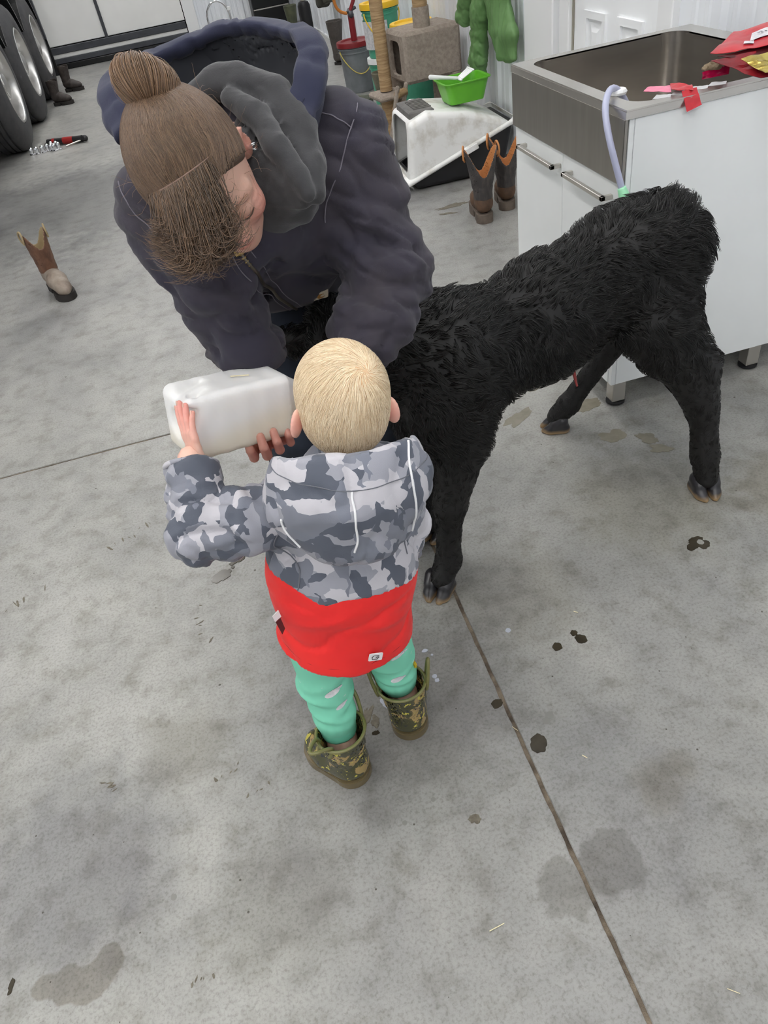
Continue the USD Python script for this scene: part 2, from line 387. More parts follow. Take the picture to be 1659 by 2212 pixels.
# ------------------------------------------------------------------ the room
X0, X1, Y0, Y1, Z1 = (ROOM[k] for k in ('x0', 'x1', 'y0', 'y1', 'z1'))
fl_ = thing('floor', kind='structure')
JX = [.29]; JY = [2.33]
xs = [X0]+JX+[X1+.1]; ys = [Y0]+JY+[Y1+.1]; g_ = .0036
xs = [x for x in xs if x >= X0]
def wavy_slab(x0, x1, y0, y1, seed):
    pts = []
    def run(a, b):
        n_ = max(2, int(np.hypot(b[0]-a[0], b[1]-a[1])/.012)); n_ = min(n_, 320)
        for i in range(n_): pts.append((a[0]+(b[0]-a[0])*i/n_, a[1]+(b[1]-a[1])*i/n_))
    c = [(x0, y0), (x1, y0), (x1, y1), (x0, y1)]
    for i in range(4): run(c[i], c[(i+1) % 4])
    p = np.array(pts); q = np.c_[p*38, np.full(len(p), seed*3.1)]
    w = .0035*(fbm(q, 3, seed)-.5)
    cen = A((x0+x1)/2, (y0+y1)/2); s_ = np.sign(cen-p)
    edge = np.stack([np.minimum(abs(p[:, 0]-x0), abs(p[:, 0]-x1)) < 1e-6, np.minimum(abs(p[:, 1]-y0), abs(p[:, 1]-y1)) < 1e-6], 1)
    p = p+edge*s_*(np.abs(w)[:, None]*2)
    pg = Polygon(p).buffer(0)
    t = prism(pg, .05, -.0515); top = prism(pg.buffer(-.0012), .0516, -.0516)
    return cat_(t, top)
for i in range(len(xs)-1):
    for j in range(len(ys)-1):
        obj('slab', wavy_slab(xs[i]+g_, xs[i+1]-g_, ys[j]+g_, ys[j+1]-g_, i*7+j+1), M['floor'], fl_)
jm = [bx(x-.012, x+.012, Y0, Y1, -.03, -.0028) for x in xs[1:-1]]+[bx(X0, X1, y-.012, y+.012, -.03, -.0029) for y in JY]
obj('joint_filler', cat_(*jm), M['joint'], fl_, label='brown dirt packed in the saw-cut floor joints')
obj('ground', bx(X0-.2, X1+.2, Y0-.2, Y1+.2, -.3, -.0525), M['joint'], fl_)
# ribbed steel wall on the right, in panels that each show their ribs
DOOR = (2.86, 3.60, 2.05)
def siding(y0, y1, z0, z1, seed=0):
    """steel siding with a raised rib each 228 mm and two small ones between; the face looks to -x"""
    pr = []; y = y0; k = 0; pitch = .2286
    pts = [(0.0, y0)]
    yy = math.floor(y0/pitch)*pitch
    while yy < y1:
        for off, w, hgt in ((0, .036, .017), (.076, .02, .005), (.152, .02, .005)):
            c = yy+off
            if c-w > y0 and c+w < y1: pts += [(0, c-w), (-hgt, c-w*.5), (-hgt, c+w*.5), (0, c+w)]
        yy += pitch
    pts += [(0, y1), (.02, y1), (.02, y0)]
    return prism(Polygon(pts), z1-z0, z0)
w = thing('wall_right', kind='structure')
for y0, y1 in ((Y0, DOOR[0]-.1), (DOOR[1]+.1, 4.3), (4.3, 6.9), (6.9, 9.5), (9.5, Y1)):
    t = siding(y0, y1, 0.02, Z1); t.apply_translation((X1, 0, 0)); obj('siding_panel', t, M['steelwall'], w)
t = siding(DOOR[0]-.1, DOOR[1]+.1, DOOR[2]+.09, Z1); t.apply_translation((X1, 0, 0)); obj('siding_panel', t, M['steelwall'], w)
obj('base_angle', cat_(bx(X1-.02, X1+.02, DOOR[1]+.1, Y1, 0, .02), bx(X1-.02, X1+.02, Y0, DOOR[0]-.1, 0, .02)), M['white'], w)
d = thing('door_1', kind='structure')
def panel_door(y0, y1, z0, z1):
    parts = [bx(X1-.005, X1+.03, y0, y1, z0, z1)]
    wy = (y1-y0); cols = ((y0+.11, y0+wy/2-.05), (y0+wy/2+.05, y1-.11))
    for a, b in cols:
        for za, zb in ((.2, .83), (.98, 1.55), (1.65, 1.92)):
            fr = sbox(a, za, b, zb).difference(sbox(a+.028, za+.028, b-.028, zb-.028))
            q = prism(fr, .012); q.vertices = q.vertices[:, [2, 0, 1]]; q.vertices[:, 0] = X1-.005-q.vertices[:, 0]; q.invert(); parts.append(q)
            parts.append(trimesh.convex.convex_hull(np.array([(X1-.005, a+.05, za+.05), (X1-.005, b-.05, za+.05), (X1-.005, a+.05, zb-.05), (X1-.005, b-.05, zb-.05), (X1-.013, a+.075, za+.075), (X1-.013, b-.075, za+.075), (X1-.013, a+.075, zb-.075), (X1-.013, b-.075, zb-.075)])))
    return cat_(*parts)
obj('door_leaf', panel_door(DOOR[0]+.012, DOOR[1]-.012, .012, DOOR[2]), M['doorwhite'], d)
for y0, y1 in ((DOOR[0]-.1, DOOR[0]), (DOOR[1], DOOR[1]+.1)):
    obj('door_frame', bx(X1-.03, X1+.02, y0, y1, 0, DOOR[2]+.09, .004), M['white'], d)
obj('door_frame', bx(X1-.03, X1+.02, DOOR[0], DOOR[1], DOOR[2]+.01, DOOR[2]+.09, .004), M['white'], d)
obj('door_seal', cat_(bx(X1-.012, X1+.02, DOOR[0], DOOR[0]+.01, 0, DOOR[2]), bx(X1-.012, X1+.02, DOOR[1]-.01, DOOR[1], 0, DOOR[2])), mat('tan_seal', (150, 146, 134), rough=.7), d)
obj('door_handle', cat_(cyl((X1-.005, DOOR[1]-.07, .95), (X1-.05, DOOR[1]-.07, .95), .012), cyl((X1-.05, DOOR[1]-.07, .95), (X1-.05, DOOR[1]-.19, .95), .01)), M['nickel'], d)
# a smooth white trim column beside the door and the corner by the jacket
obj('trim_1', bx(X1-.045, X1+.01, 3.74, 4.08, 0, 2.3, .006), M['white'], kind='structure')
# back wall with the sectional garage door
wb = thing('wall_back', kind='structure')
GD = (-6.4, .12, 3.7)
obj('wall_panel', bx(X0-.1, GD[0]-.16, Y1, Y1+.1, 0, Z1), M['steelwall'], wb)
t = siding(GD[1]+.16, X1+.05, 0, Z1); t.vertices = np.c_[t.vertices[:, 1], Y1+t.vertices[:, 0], t.vertices[:, 2]]; t.invert()
obj('wall_panel', t, M['steelwall'], wb)
obj('wall_panel', bx(GD[0]-.16, GD[1]+.16, Y1, Y1+.1, GD[2]+.05, Z1), M['steelwall'], wb)
obj('jamb', bx(GD[1], GD[1]+.16, Y1-.03, Y1+.06, 0, GD[2]+.05, .005), M['white'], wb)
obj('jamb', bx(GD[0]-.16, GD[0], Y1-.03, Y1+.06, 0, GD[2]+.05, .005), M['white'], wb)
gd = thing('door_2', kind='structure')
M['gdoor'] = mat('garage_door_white', (234, 234, 232), (228, 228, 226), scale=1.5, rough=.5)
zz = .27
for k in range(6):
    z1 = zz+.58
    obj('door_section', bx(GD[0]+.01, GD[1]-.01, Y1+.01, Y1+.06, zz+.004, z1-.004, .006), M['gdoor'], gd); zz = z1
obj('bottom_rail', bx(GD[0]+.01, GD[1]-.01, Y1-.015, Y1+.05, .185, .265, .006), M['seal'], gd)
obj('bottom_strip', bx(GD[0]+.01, GD[1]-.01, Y1-.0, Y1+.05, .137, .185, .003), M['gdoor'], gd)
obj('bottom_rail', bx(GD[0]+.01, GD[1]-.01, Y1-.012, Y1+.05, .075, .137, .004), M['seal'], gd)
obj('bottom_seal', bx(GD[0]+.01, GD[1]-.01, Y1-.012, Y1+.05, .002, .07, .006), M['blackgloss'], gd)
for x in np.arange(-.97-1.0*5, -.5, 1.0):
    obj('stile', bx(x-.02, x+.02, Y1-.012, Y1+.02, .265, GD[2]-.05, .004), M['seal'], gd)
obj('wall_left', bx(X0-.1, X0, Y0, Y1, 0, Z1), M['steelwall'], kind='structure')
obj('wall_front', bx(X0-.1, X1+.1, Y0-.1, Y0, 0, Z1), M['steelwall'], kind='structure')
obj('ceiling', bx(X0-.1, X1+.1, Y0-.1, Y1+.1, Z1, Z1+.1), M['ceiling'], kind='structure')
# the shop's strip lights
lp = None
for k, (x, y) in enumerate(LAMP_SPOTS):
    lab = 'white strip light under the shop ceiling, above the picture'
    if lp is None:
        lp = thing('strip_light', lab, 'light', (x, y, Z1), group='ceiling strip lights')
        obj('housing', bx(-.16, .16, -.62, .62, -.06, -.001, .01), M['white'], lp)
        obj('diffuser', bx(-.14, .14, -.6, .6, -.075, -.058, .006), M['led'], lp)
    else: dup(lp, 'strip_light', (x, y, Z1), 0, lab)

# ------------------------------------------------------------------ sink cabinet
SX, SXB, SY0, SY1, ST = 1.0, 1.61, 1.775, 2.515, .883
c = thing('sink_cabinet', 'white two-door cabinet on steel legs carrying the stainless utility sink', 'cabinet')
obj('side_panel', bx(SX+.016, SXB, SY0, SY0+.018, .098, ST-.021, .0015), M['cabinet'], c)
obj('side_panel', bx(SX+.016, SXB, SY1-.018, SY1, .098, ST-.021, .0015), M['cabinet'], c)
obj('corner_strip', bx(SX+.0005, SX+.0148, SY0, SY0+.018, .098, ST-.021, .001), M['cabinet'], c)
obj('bottom_panel', bx(SX+.02, SXB, SY0+.018, SY1-.018, .1, .118), M['cabinet'], c)
obj('back_panel', bx(SXB-.012, SXB, SY0+.018, SY1-.018, .118, .6), M['cabinet'], c)
ym = (SY0+SY1)/2+.0
for y0, y1 in ((SY0+.02, ym-.0015), (ym+.0015, SY1-.001)):
    dr = obj('cabinet_door', bx(SX-.002, SX+.0155, y0, y1, .1, .7, .0015), M['cabinet'], c)
    hy0, hy1 = (1.80+.03, 2.085) if y0 < 2 else (2.155, 2.43)
    hz = .662
    obj('handle', cat_(bx(SX-.036, SX-.024, hy0, hy1, hz-.006, hz+.006, .001), bx(SX-.036, SX-.002, hy0, hy0+.012, hz-.006, hz+.006, .001), bx(SX-.036, SX-.002, hy1-.012, hy1, hz-.006, hz+.006, .001)), M['nickel'], dr, label='satin nickel bar handle')
for lx, ly in ((SX+.045, SY0+.045), (SXB-.09, SY0+.045), (SX+.045, SY1-.045), (SXB-.09, SY1-.045)):
    lg = obj('leg', bx(lx-.022, lx+.022, ly-.022, ly+.022, .014, .1, .002), M['nickel'], c, label='square brushed steel leg')
    obj('foot', lathe([(0, .0005), (.026, .0005), (.03, .004), (.03, .01), (.014, .015), (.012, .022), (0, .022)], 20).apply_translation((lx, ly, 0)), M['black'], lg, label='round black levelling foot')
# sink basin
def rrect(x0, x1, y0, y1, r): return sbox(x0+r, y0+r, x1-r, y1-r).buffer(r, 10)
s_ = thing('utility_sink', 'deep stainless steel sink basin with apron front set into the white cabinet', 'sink')
outer = sbox(SX-.012, SY0-.004, SXB+.004, SY1+.004); hole = rrect(SX+.032, SXB-.06, SY0+.034, SY1-.034, .055)
obj('rim', cat_(prism(outer.buffer(-.002).difference(hole), .0045, ST-.0035), prism(outer.difference(hole.buffer(.002)), .0175, ST-.0205)), M['steel'], s_)
bowl_in = []
rings = [(0, ST), (.0, ST-.004), (-.003, ST-.25), (-.02, ST-.285), (-.06, ST-.296)]
def loft(polys, zs, n=160):
    V = []; 
    for pg, z in zip(polys, zs):
        ln = pg.exterior; V.append(np.array([(*ln.interpolate(t, normalized=True).coords[0], z) for t in np.linspace(0, 1, n, endpoint=False)]))
    k = len(V); V = np.vstack(V); f = []
    for i in range(k-1):
        for j in range(n):
            j2 = (j+1) % n; f += [(i*n+j, (i+1)*n+j, (i+1)*n+j2), (i*n+j, (i+1)*n+j2, i*n+j2)]
    V = np.vstack([V, V[-n:].mean(0)]); f += [((k-1)*n+j, len(V)-1, (k-1)*n+(j+1) % n) for j in range(n)]
    return trimesh.Trimesh(V, np.array(f), process=False)
bw = loft([rrect(SX+.032-o, SXB-.06+o, SY0+.034-o, SY1-.034+o, .055+min(o, 0)*.2) for o, z in rings], [z for o, z in rings])
obj('basin', bw, M['steel'], s_, smooth=40)
obj('apron', bx(SX-.012, SX-.002, SY0+.0, SY1+.0, .706, ST-.02, .0015), M['apron'], s_, label='dull brushed steel apron')
obj('drain', lathe([(0, 0), (.03, 0), (.042, .004), (.045, .002), (.045, -.01), (0, -.01)], 28).apply_translation((1.3, 2.14, ST-.296)), M['chrome'], s_)
# hose hooked over the rim
h = thing('feeding_tube', 'pale lavender plastic tube with mint green tip hooked over the steel sink rim', 'tube')
hp = spline([(1.085, 1.92, .80), (1.065, 1.925, .868), (1.03, 1.915, .902), (.985, 1.87, .893), (.962, 1.815, .845), (.968, 1.78, .775), (.982, 1.757, .705)], 40)
obj('hose', tube(hp, .0085, 14), mat('lavender_plastic', (186, 190, 216), rough=.3, trans=.15), h, smooth=True)
tip = spline([hp[-1]-(hp[-1]-hp[-2])*.5, (.988, 1.749, .683), (.994, 1.742, .66)], 12)
obj('tip', tube(tip, np.interp(np.linspace(0, 1, 12), [0, .25, .6, 1], [.0105, .013, .0155, .011]), 16), mat('mint_plastic', (160, 226, 184), rough=.35), h, smooth=True, label='mint green bulb end')
obj('drain_cap', lathe([(0, 0), (.022, 0), (.024, .006), (.02, .012), (.008, .014), (0, .014)], 24).apply_translation((1.045, 1.925, .8845)), M['white'], label='small round white plastic cap on the sink corner', cat='cap')
# crumpled treat bag, torn strip and chunk on the rim
M['redfoil'] = mat('red_foil', (196, 42, 52), (168, 28, 40), scale=14, rough=.28, bump=.3, bscale=40)
M['maroonfoil'] = mat('maroon_foil', (140, 28, 38), (104, 18, 28), scale=18, rough=.25, bump=.4, bscale=40)
M['goldfoil'] = mat('gold_foil', (214, 196, 120), (170, 148, 76), scale=22, rough=.2, metal=1.0, bump=.5, bscale=50)
M['paper'] = mat('printed_white', (226, 224, 226), (190, 190, 196), scale=60, rough=.4)
b = thing('treat_bag', 'crumpled red foil treat bag with gold lining open over the sink edge', 'bag')
def sheet(corner, nu, nv, amp, seed, thick=.0012, sc=14):
    """a crumpled sheet between four corners (00, 10, 11, 01)"""
    u, v = np.meshgrid(np.linspace(0, 1, nu), np.linspace(0, 1, nv), indexing='ij'); c = [A(*x) for x in corner]
    P = ((1-u)*(1-v))[..., None]*c[0]+(u*(1-v))[..., None]*c[1]+(u*v)[..., None]*c[2]+((1-u)*v)[..., None]*c[3]
    nrm = unit(np.cross(c[1]-c[0], c[3]-c[0]))
    q = P*sc; rid = np.abs(fbm(q, 3, seed)-.5)*2
    P = P+nrm*((rid-.25)*amp)[..., None]
    V = np.vstack([P.reshape(-1, 3), (P-nrm*thick).reshape(-1, 3)]); N = nu*nv; f = []
    for i in range(nu-1):
        for j in range(nv-1):
            a, b_, c_, d_ = i*nv+j, (i+1)*nv+j, (i+1)*nv+j+1, i*nv+j+1
            f += [(a, b_, c_), (a, c_, d_), (N+a, N+c_, N+b_), (N+a, N+d_, N+c_)]
    rim = [(i, 0) for i in range(nu)]+[(nu-1, j) for j in range(1, nv)]+[(i, nv-1) for i in range(nu-2, -1, -1)]+[(0, j) for j in range(nv-2, 0, -1)]
    ids = [i*nv+j for i, j in rim]
    for a, b_ in zip(ids, ids[1:]+ids[:1]): f += [(a, N+a, b_), (b_, N+a, N+b_)]
    return trimesh.Trimesh(V, np.array(f), process=False)
obj('top_face', sheet([(1.255, 1.86, .945), (1.60, 1.73, .955), (1.605, 1.93, .975), (1.40, 1.985, .955)], 26, 18, .018, 3, sc=9), M['redfoil'], b, smooth=25)
obj('bottom_face', sheet([(1.25, 1.845, .935), (1.33, 1.752, .892), (1.60, 1.70, .895), (1.60, 1.77, .94)], 24, 16, .014, 8, sc=12), M['maroonfoil'], b, smooth=25, label='dark red underside')
obj('lining', sheet([(1.300, 1.797, .936), (1.335, 1.747, .901), (1.59, 1.688, .908), (1.59, 1.752, .952)], 24, 14, .020, 5, sc=20), M['goldfoil'], b, smooth=15, label='shiny gold foil lining')
obj('inner_fold', sheet([(1.27, 1.85, .938), (1.34, 1.80, .925), (1.60, 1.73, .938), (1.60, 1.80, .952)], 20, 10, .008, 12), mat('dark_red_inside', (70, 14, 18), rough=.4), b, smooth=25)
pan = lambda a0, a1, b0, b1: [tuple(A(1.255, 1.86, .945)*(1-u)*(1-v)+A(1.60, 1.73, .955)*u*(1-v)+A(1.605, 1.93, .975)*u*v+A(1.40, 1.985, .955)*(1-u)*v+A(-.05, -.1, 1)*.0035) for u, v in ((a0, b0), (a1, b0), (a1, b1), (a0, b1))]
for k, (a0, a1, b0, b1) in enumerate([(.24, .40, .30, .62), (.44, .64, .34, .70), (.20, .27, .16, .28), (.68, .92, .2, .8)]):
    obj('printed_panel', sheet(pan(a0, a1, b0, b1), 14, 10, .018, 3, .0006, sc=9), M['paper'], b, smooth=25, label='white printed panel')
    pm_ = np.array(pan(a0, a1, b0, b1)); 
    if k < 2:
        cc = pm_.mean(0)+A(-.05, -.1, 1)*.004; e1 = (pm_[1]-pm_[0])*.1; e2 = (pm_[3]-pm_[0])*.1
        obj('printed_mark', cat_(*[sheet([tuple(cc+e1*a+e2*q), tuple(cc+e1*(a+1.1)+e2*q), tuple(cc+e1*(a+1.3)+e2*(q+.5)), tuple(cc+e1*(a+.2)+e2*(q+.6))], 4, 4, .001, 9, .0005) for a, q in ((-2, -1), (-.5, -.3), (-1.2, .7), (1.2, .3), (-.2, -1.5))]), mat(f'print_grey_{k}', (120, 120, 126), rough=.5), b)
st = thing('torn_strip', 'torn red and pink foil strip lying across the steel sink rim', 'wrapper')
obj('strip', sheet([(1.135, 1.82, .895), (1.165, 1.775, .896), (1.182, 1.81, .898), (1.155, 1.865, .898)], 12, 10, .008, 4, sc=30), M['redfoil'], st, smooth=25)
obj('folded_end', sheet([(1.14, 1.752, .856), (1.178, 1.752, .864), (1.18, 1.785, .897), (1.14, 1.785, .896)], 10, 8, .005, 6, sc=40), M['redfoil'], st, smooth=25)
obj('pink_side', sheet([(1.095, 1.885, .889), (1.135, 1.822, .890), (1.157, 1.864, .893), (1.12, 1.905, .89)], 12, 8, .006, 7, sc=30), mat('pink_foil', (224, 128, 156), rough=.35), st, smooth=25, label='pink inner side of the strip')
ch = thing('foil_chunk', 'brown crumbly treat wedged in a shiny magenta wrapper piece on the sink rim', 'treat')
f_ = Field().ell((1.283, 1.882, .909), (.030, .014, .010), k=.01).ell((1.296, 1.88, .912), (.018, .014, .010), k=.01)
t = f_.mesh(.004); t = push(t, .006*(fbm(t.vertices*120, 3, 2)-.5)*2)
obj('chunk', t, mat('crumbly_brown', (150, 134, 112), (110, 94, 72), scale=90, rough=.9, bump=.6, bscale=200), ch, smooth=True)
obj('wrapper', sheet([(1.248, 1.868, .888), (1.318, 1.862, .888), (1.322, 1.868, .908), (1.248, 1.872, .904)], 16, 10, .005, 11, sc=40), mat('magenta_foil', (190, 20, 70), (150, 10, 60), scale=40, rough=.12, coat=.5), ch, smooth=20)
for k in range(4):
    obj('rim_film', sheet([(1.08+k*.05, 1.815, .8845), (1.12+k*.05, 1.80, .8845), (1.13+k*.05, 1.812, .8875), (1.10+k*.05, 1.83, .888)], 8, 6, .004, 20+k, .0008, sc=40), mat(f'clear_film_{k}', (186, 186, 188), rough=.2, trans=.0), label=['torn pale film curl on the sink rim nearest the tube', 'torn pale film curl on the sink rim, second from the tube', 'torn pale film curl on the sink rim, third from the tube', 'torn pale film curl on the sink rim nearest the red bag'][k], cat='film', group='film scraps on the sink rim', smooth=30)

# ------------------------------------------------------------------ trailer wheels on the left
tr = thing('semi_trailer', 'black semi-trailer underside on three big wheels with polished aluminium rims', 'trailer')
def wheel_meshes():
    R, W = .505, .29
    tire = [(.292, 0.012), (.30, .0), (.335, -.004), (.40, .004), (.455, .018), (.488, .045), (R-.004, .06), (R, .075)]
    for k in range(4):
        z = .095+k*.045; tire += [(R, z-.012), (R, z), (R-.012, z+.004), (R-.012, z+.012), (R, z+.016)]
    tire += [(R, W-.06), (.488, W-.045), (.45, W-.015), (.36, W), (.292, W-.01), (.285, W-.02), (.285, .02), (.292, .012)]
    rim = [(.294, .022), (.294, .004), (.288, -.002), (.276, .002), (.268, .014), (.262, .05), (.256, .12), (.245, .150), (.215, .162), (.17, .160), (.14, .150), (.13, .120), (.118, .108), (.112, .05), (.10, .036), (.0, .034)]
    hubcap = [(.0, .02), (.06, .022), (.085, .03), (.09, .06), (.0, .06)]
    o = []
    for p in (tire, rim, hubcap):
        t = lathe([(r, z) for r, z in p], 72)
        v = t.vertices; t = trimesh.Trimesh(np.c_[-v[:, 2], v[:, 0], v[:, 1]], t.faces, process=False); t.fix_normals(); o.append(t)
    nuts = []
    for k in range(10):
        a = 2*PI*k/10; q = lathe([(0, 0), (.019, 0), (.019, .012), (.014, .016), (.014, .04), (0, .044)], 8)
        q = T(q, ry=PI/2); q.apply_translation((-.162, .17*math.cos(a), .17*math.sin(a))); nuts.append(q)
    return o+[cat_(*nuts)]
WX, WYS, WZ = -1.52, (7.72, 8.96, 10.2), .503
tire_m, rim_m, hub_m, nut_m = wheel_meshes()
for y in WYS:
    for mm, nm, mt in ((tire_m, 'tire', M['rubber']), (rim_m, 'rim', M['alloy']), (hub_m, 'hub', M['alloy'])):
        p_ = obj(nm, T(mm, (WX, y, WZ)), mt, tr, smooth=35)
        if nm == 'rim': obj('lug_studs', T(nut_m, (WX, y, WZ)), M['chrome'], p_, smooth=30)
    obj('inner_tire', T(tire_m, (WX-.36, y, WZ)), M['rubber'], tr, smooth=35)
    obj('axle', cyl((WX-.2, y, WZ), (-3.9, y, WZ), .07), M['black'], tr, smooth=30)
obj('chassis', cat_(bx(-4.1, -1.62, 3.5, 11.2, 1.18, 1.32, .01), bx(-2.5, -2.3, 6.5, 11.0, .86, 1.2, .01), bx(-3.6, -3.4, 6.5, 11.0, .86, 1.2, .01)), M['blackgloss'], tr)
obj('trailer_body', bx(-4.12, -1.58, 3.2, 11.3, 1.32, 3.6, .01), mat('trailer_black', (30, 31, 34), rough=.35), tr)
obj('fender', cat_(*[T(prism(Polygon([(.62*math.cos(a), .62*math.sin(a)) for a in np.linspace(.35, PI-.35, 24)]+[(.60*math.cos(a), .60*math.sin(a)) for a in np.linspace(PI-.35, .35, 24)]), .62), (WX-.64, y, WZ), rx=PI/2, rz=PI/2) for y in WYS]), M['blackgloss'], tr)
obj('mud_flap', bx(-2.2, -1.54, 10.88, 10.9, .12, 1.2), M['black'], tr, label='black rubber mud flap behind the last wheel')
obj('flap_bracket', bx(-1.60, -1.535, 10.84, 10.90, .5, 1.2, .004), M['seal'], tr)

# ------------------------------------------------------------------ small things on the floor at the left
M['leather_dark'] = mat('dark_boot_leather', (46, 40, 38), (66, 58, 54), scale=22, rough=.6, bump=.3, bscale=120)
M['sole_dark'] = mat('dark_sole', (38, 34, 32), rough=.8)
nut = None
for k, (x, y) in enumerate([(-1.52, 7.42), (-1.475, 7.41), (-1.425, 7.42), (-1.385, 7.44), (-1.345, 7.415), (-1.31, 7.47), (-1.355, 7.50), (-1.32, 7.39), (-1.285, 7.415)]):
    lab = ['chrome lug nut cover at the end of the row nearest the trailer wheel', 'second chrome lug nut cover from the wheel end of the row', 'third chrome lug nut cover from the wheel, standing alone mid row', 'chrome lug nut cover starting the bunch beside the tool', 'chrome lug nut cover in the front middle of the bunch', 'chrome lug nut cover at the back of the bunch under the tool', 'chrome lug nut cover at the back left of the bunch', 'chrome lug nut cover at the front of the bunch, closest to the camera', 'chrome lug nut cover at the right end of the bunch'][k]
    if nut is None:
        nut = thing('lug_nut_cover', lab, 'nut cover', (x, y, 0), group='chrome lug nut covers on the floor')
        obj('flange', lathe([(0, 0), (.024, 0), (.025, .006), (.021, .012), (0, .012)], 20), M['chrome'], nut, smooth=30)
        obj('cap', lathe([(0, .012), (.019, .012), (.0185, .042), (.015, .054), (.007, .06), (0, .061)], 12), M['chrome'], nut, smooth=30)
    else: dup(nut, 'lug_nut_cover', (x, y, 0), k*.7, lab)
tl = thing('hand_tool', 'black and red long-handled tool lying beside the chrome nut covers', 'tool', (-1.37, 7.62, .03), -.42)
obj('shaft', cat_(cyl((-.03, 0, 0), (.32, 0, 0), .027), lathe([(0, 0), (.03, 0), (.03, .03), (0, .03)], 16).apply_translation((-.03, 0, -.03))), M['black'], tl, smooth=30)
for a, q in ((.02, .05), (.13, .23)):
    obj('grip', cyl((a, 0, 0), (q, 0, 0), .0285), mat(f'red_grip_{int(a*100)}', (150, 28, 26), rough=.5), tl, smooth=30, label='red band')
obj('lever', cyl((.33, -.005, -.004), (.2, -.10, -.022), .006), M['nickel'], tl, smooth=30, label='thin bright metal lever')
obj('head', ball_hull([(.30, 0, 0), (.345, 0, .0)], [.022, .026], 16).to_mesh() and tm(ball_hull([(.30, 0, 0), (.345, 0, .0)], [.022, .026], 16)), M['black'], tl, smooth=30)

def boot(name, label, loc, rz, shaft_m, foot_m, sole_m, lining_m=None, height=.30, notch=.06, slim=1.0, length=.28, heel=.035, group=None, shaft_r=.062, straps=True):
    """a boot; toe along +x, heel near the origin; notch: depth of the V at front and back of the shaft"""
    b = thing(name, label, 'boot', loc, rz, group)
    s = length/.28
    z0 = heel
    f = Field().cone((.0, 0, z0+.045), (.10*s, 0, z0+.042), .038, .040, .02).cone((.10*s, 0, z0+.035), (.19*s, 0, z0+.022), .044, .036, .03, flat=((0, 1, 0), 1.15)).cone((.19*s, 0, z0+.022), (.225*s, 0, z0+.018), .030, .022, .02)
    f.cone((.005, 0, z0+.045), (.01, 0, z0+.115), .040, .046, .03).plane((0, 0, z0-.004), (0, 0, -1), .004)
    obj('vamp', f.mesh(.006), foot_m, b, smooth=True)
    def shaft(p):
        h0 = z0+.10; t = np.clip((p[:, 2]-h0)/(height-h0), -.5, 1.3)
        cx = .012+.012*t; rx_ = .048+(shaft_r-.048)*np.clip(t, 0, 1.2)+.0; ry_ = (rx_-.004)*slim
        a = np.arctan2(p[:, 1]/ry_, (p[:, 0]-cx)/rx_)
        rr = np.hypot((p[:, 0]-cx)/rx_, p[:, 1]/ry_); d = (rr-1)*np.minimum(rx_, ry_)
        top = height-notch*np.abs(np.cos(a))**3+.5*notch*np.abs(np.sin(a))**4*0
        return np.maximum(np.maximum(np.abs(d)-.0035, p[:, 2]-top), h0-.03-p[:, 2])
    f2 = Field().func(shaft, 0, lo=A(-.09, -.09, z0+.06), hi=A(.12, .09, height+.01))
    t = f2.mesh(.005)
    v = t.vertices; cen = A(.02, 0, 0)
    d_ = .004*(fbm(np.c_[v[:, 0]*20, v[:, 1]*20, v[:, 2]*45], 3, 5)-.5)*2*np.clip(1-np.abs(v[:, 2]-z0-.14)/.08, 0, 1)
    t.vertices = v+np.c_[(v[:, :2]-cen[:2])/np.maximum(np.linalg.norm(v[:, :2]-cen[:2], axis=1), 1e-6)[:, None]*d_[:, None], 0*d_]
    if lining_m:
        fc = t.triangles_center; nn = t.face_normals; inward = (nn[:, 0]*(fc[:, 0]-.02)+nn[:, 1]*fc[:, 1]) < 0
        obj('shaft', t.submesh([~inward], append=True), shaft_m, b, smooth=50)
        obj('lining', t.submesh([inward], append=True), lining_m, b, smooth=50, label='tan leather lining')
    else: obj('shaft', t, shaft_m, b, smooth=50)
    poly = union_all([Point(-.0, 0).buffer(.039), Polygon([(0, -.037), (.08*s, -.036), (.15*s, -.048), (.15*s, .048), (.08*s, .036), (0, .037)]), affinity.scale(Point(.17*s, 0).buffer(.047), 1.45, 1)]).buffer(.004)
    hl = poly.intersection(sbox(-.1, -.1, .052, .1))
    if heel > .015:
        obj('sole', prism(poly, .012, z0-.012), sole_m, b)
        obj('heel', cat_(prism(hl, z0-.0125, .0005), prism(poly.intersection(sbox(.09*s, -.1, .4, .1)), z0-.0125, .0005)), sole_m, b)
    else: obj('sole', prism(poly, z0, .0005), sole_m, b)
    if straps:
        for sy in (1, -1):
            yy = sy*shaft_r*slim
            obj('pull_strap', tube(spline([(.015, yy*.98, height-.05), (.015, yy*1.06, height+.0), (.03, yy*1.02, height+.012), (.04, yy*1.0, height-.05)], 14), .005, 6), lining_m or shaft_m, b, smooth=True)
    return b
boot('work_boot', 'dark work boot standing by the farthest trailer wheel', (-1.44, 10.40, 0), -.35, M['leather_dark'], M['leather_dark'], M['sole_dark'], height=.27, notch=.02, straps=False, length=.2)
boot('work_boot', 'dark work boot half hidden behind the middle trailer wheel', (-1.50, 9.62, 0), -.35, M['leather_dark'], M['leather_dark'], M['sole_dark'], height=.25, notch=.02, straps=False, length=.2)
M['brownleather'] = mat('worn_brown_leather', (116, 82, 62), (84, 56, 42), scale=26, rough=.55, bump=.4, bscale=90, vec=(1, 1, .5))
M['greyvamp'] = mat('dusty_grey_vamp', (150, 138, 126), (120, 106, 94), scale=16, rough=.6, bump=.2)
M['creamlining'] = mat('cream_lining', (168, 150, 116), rough=.7)
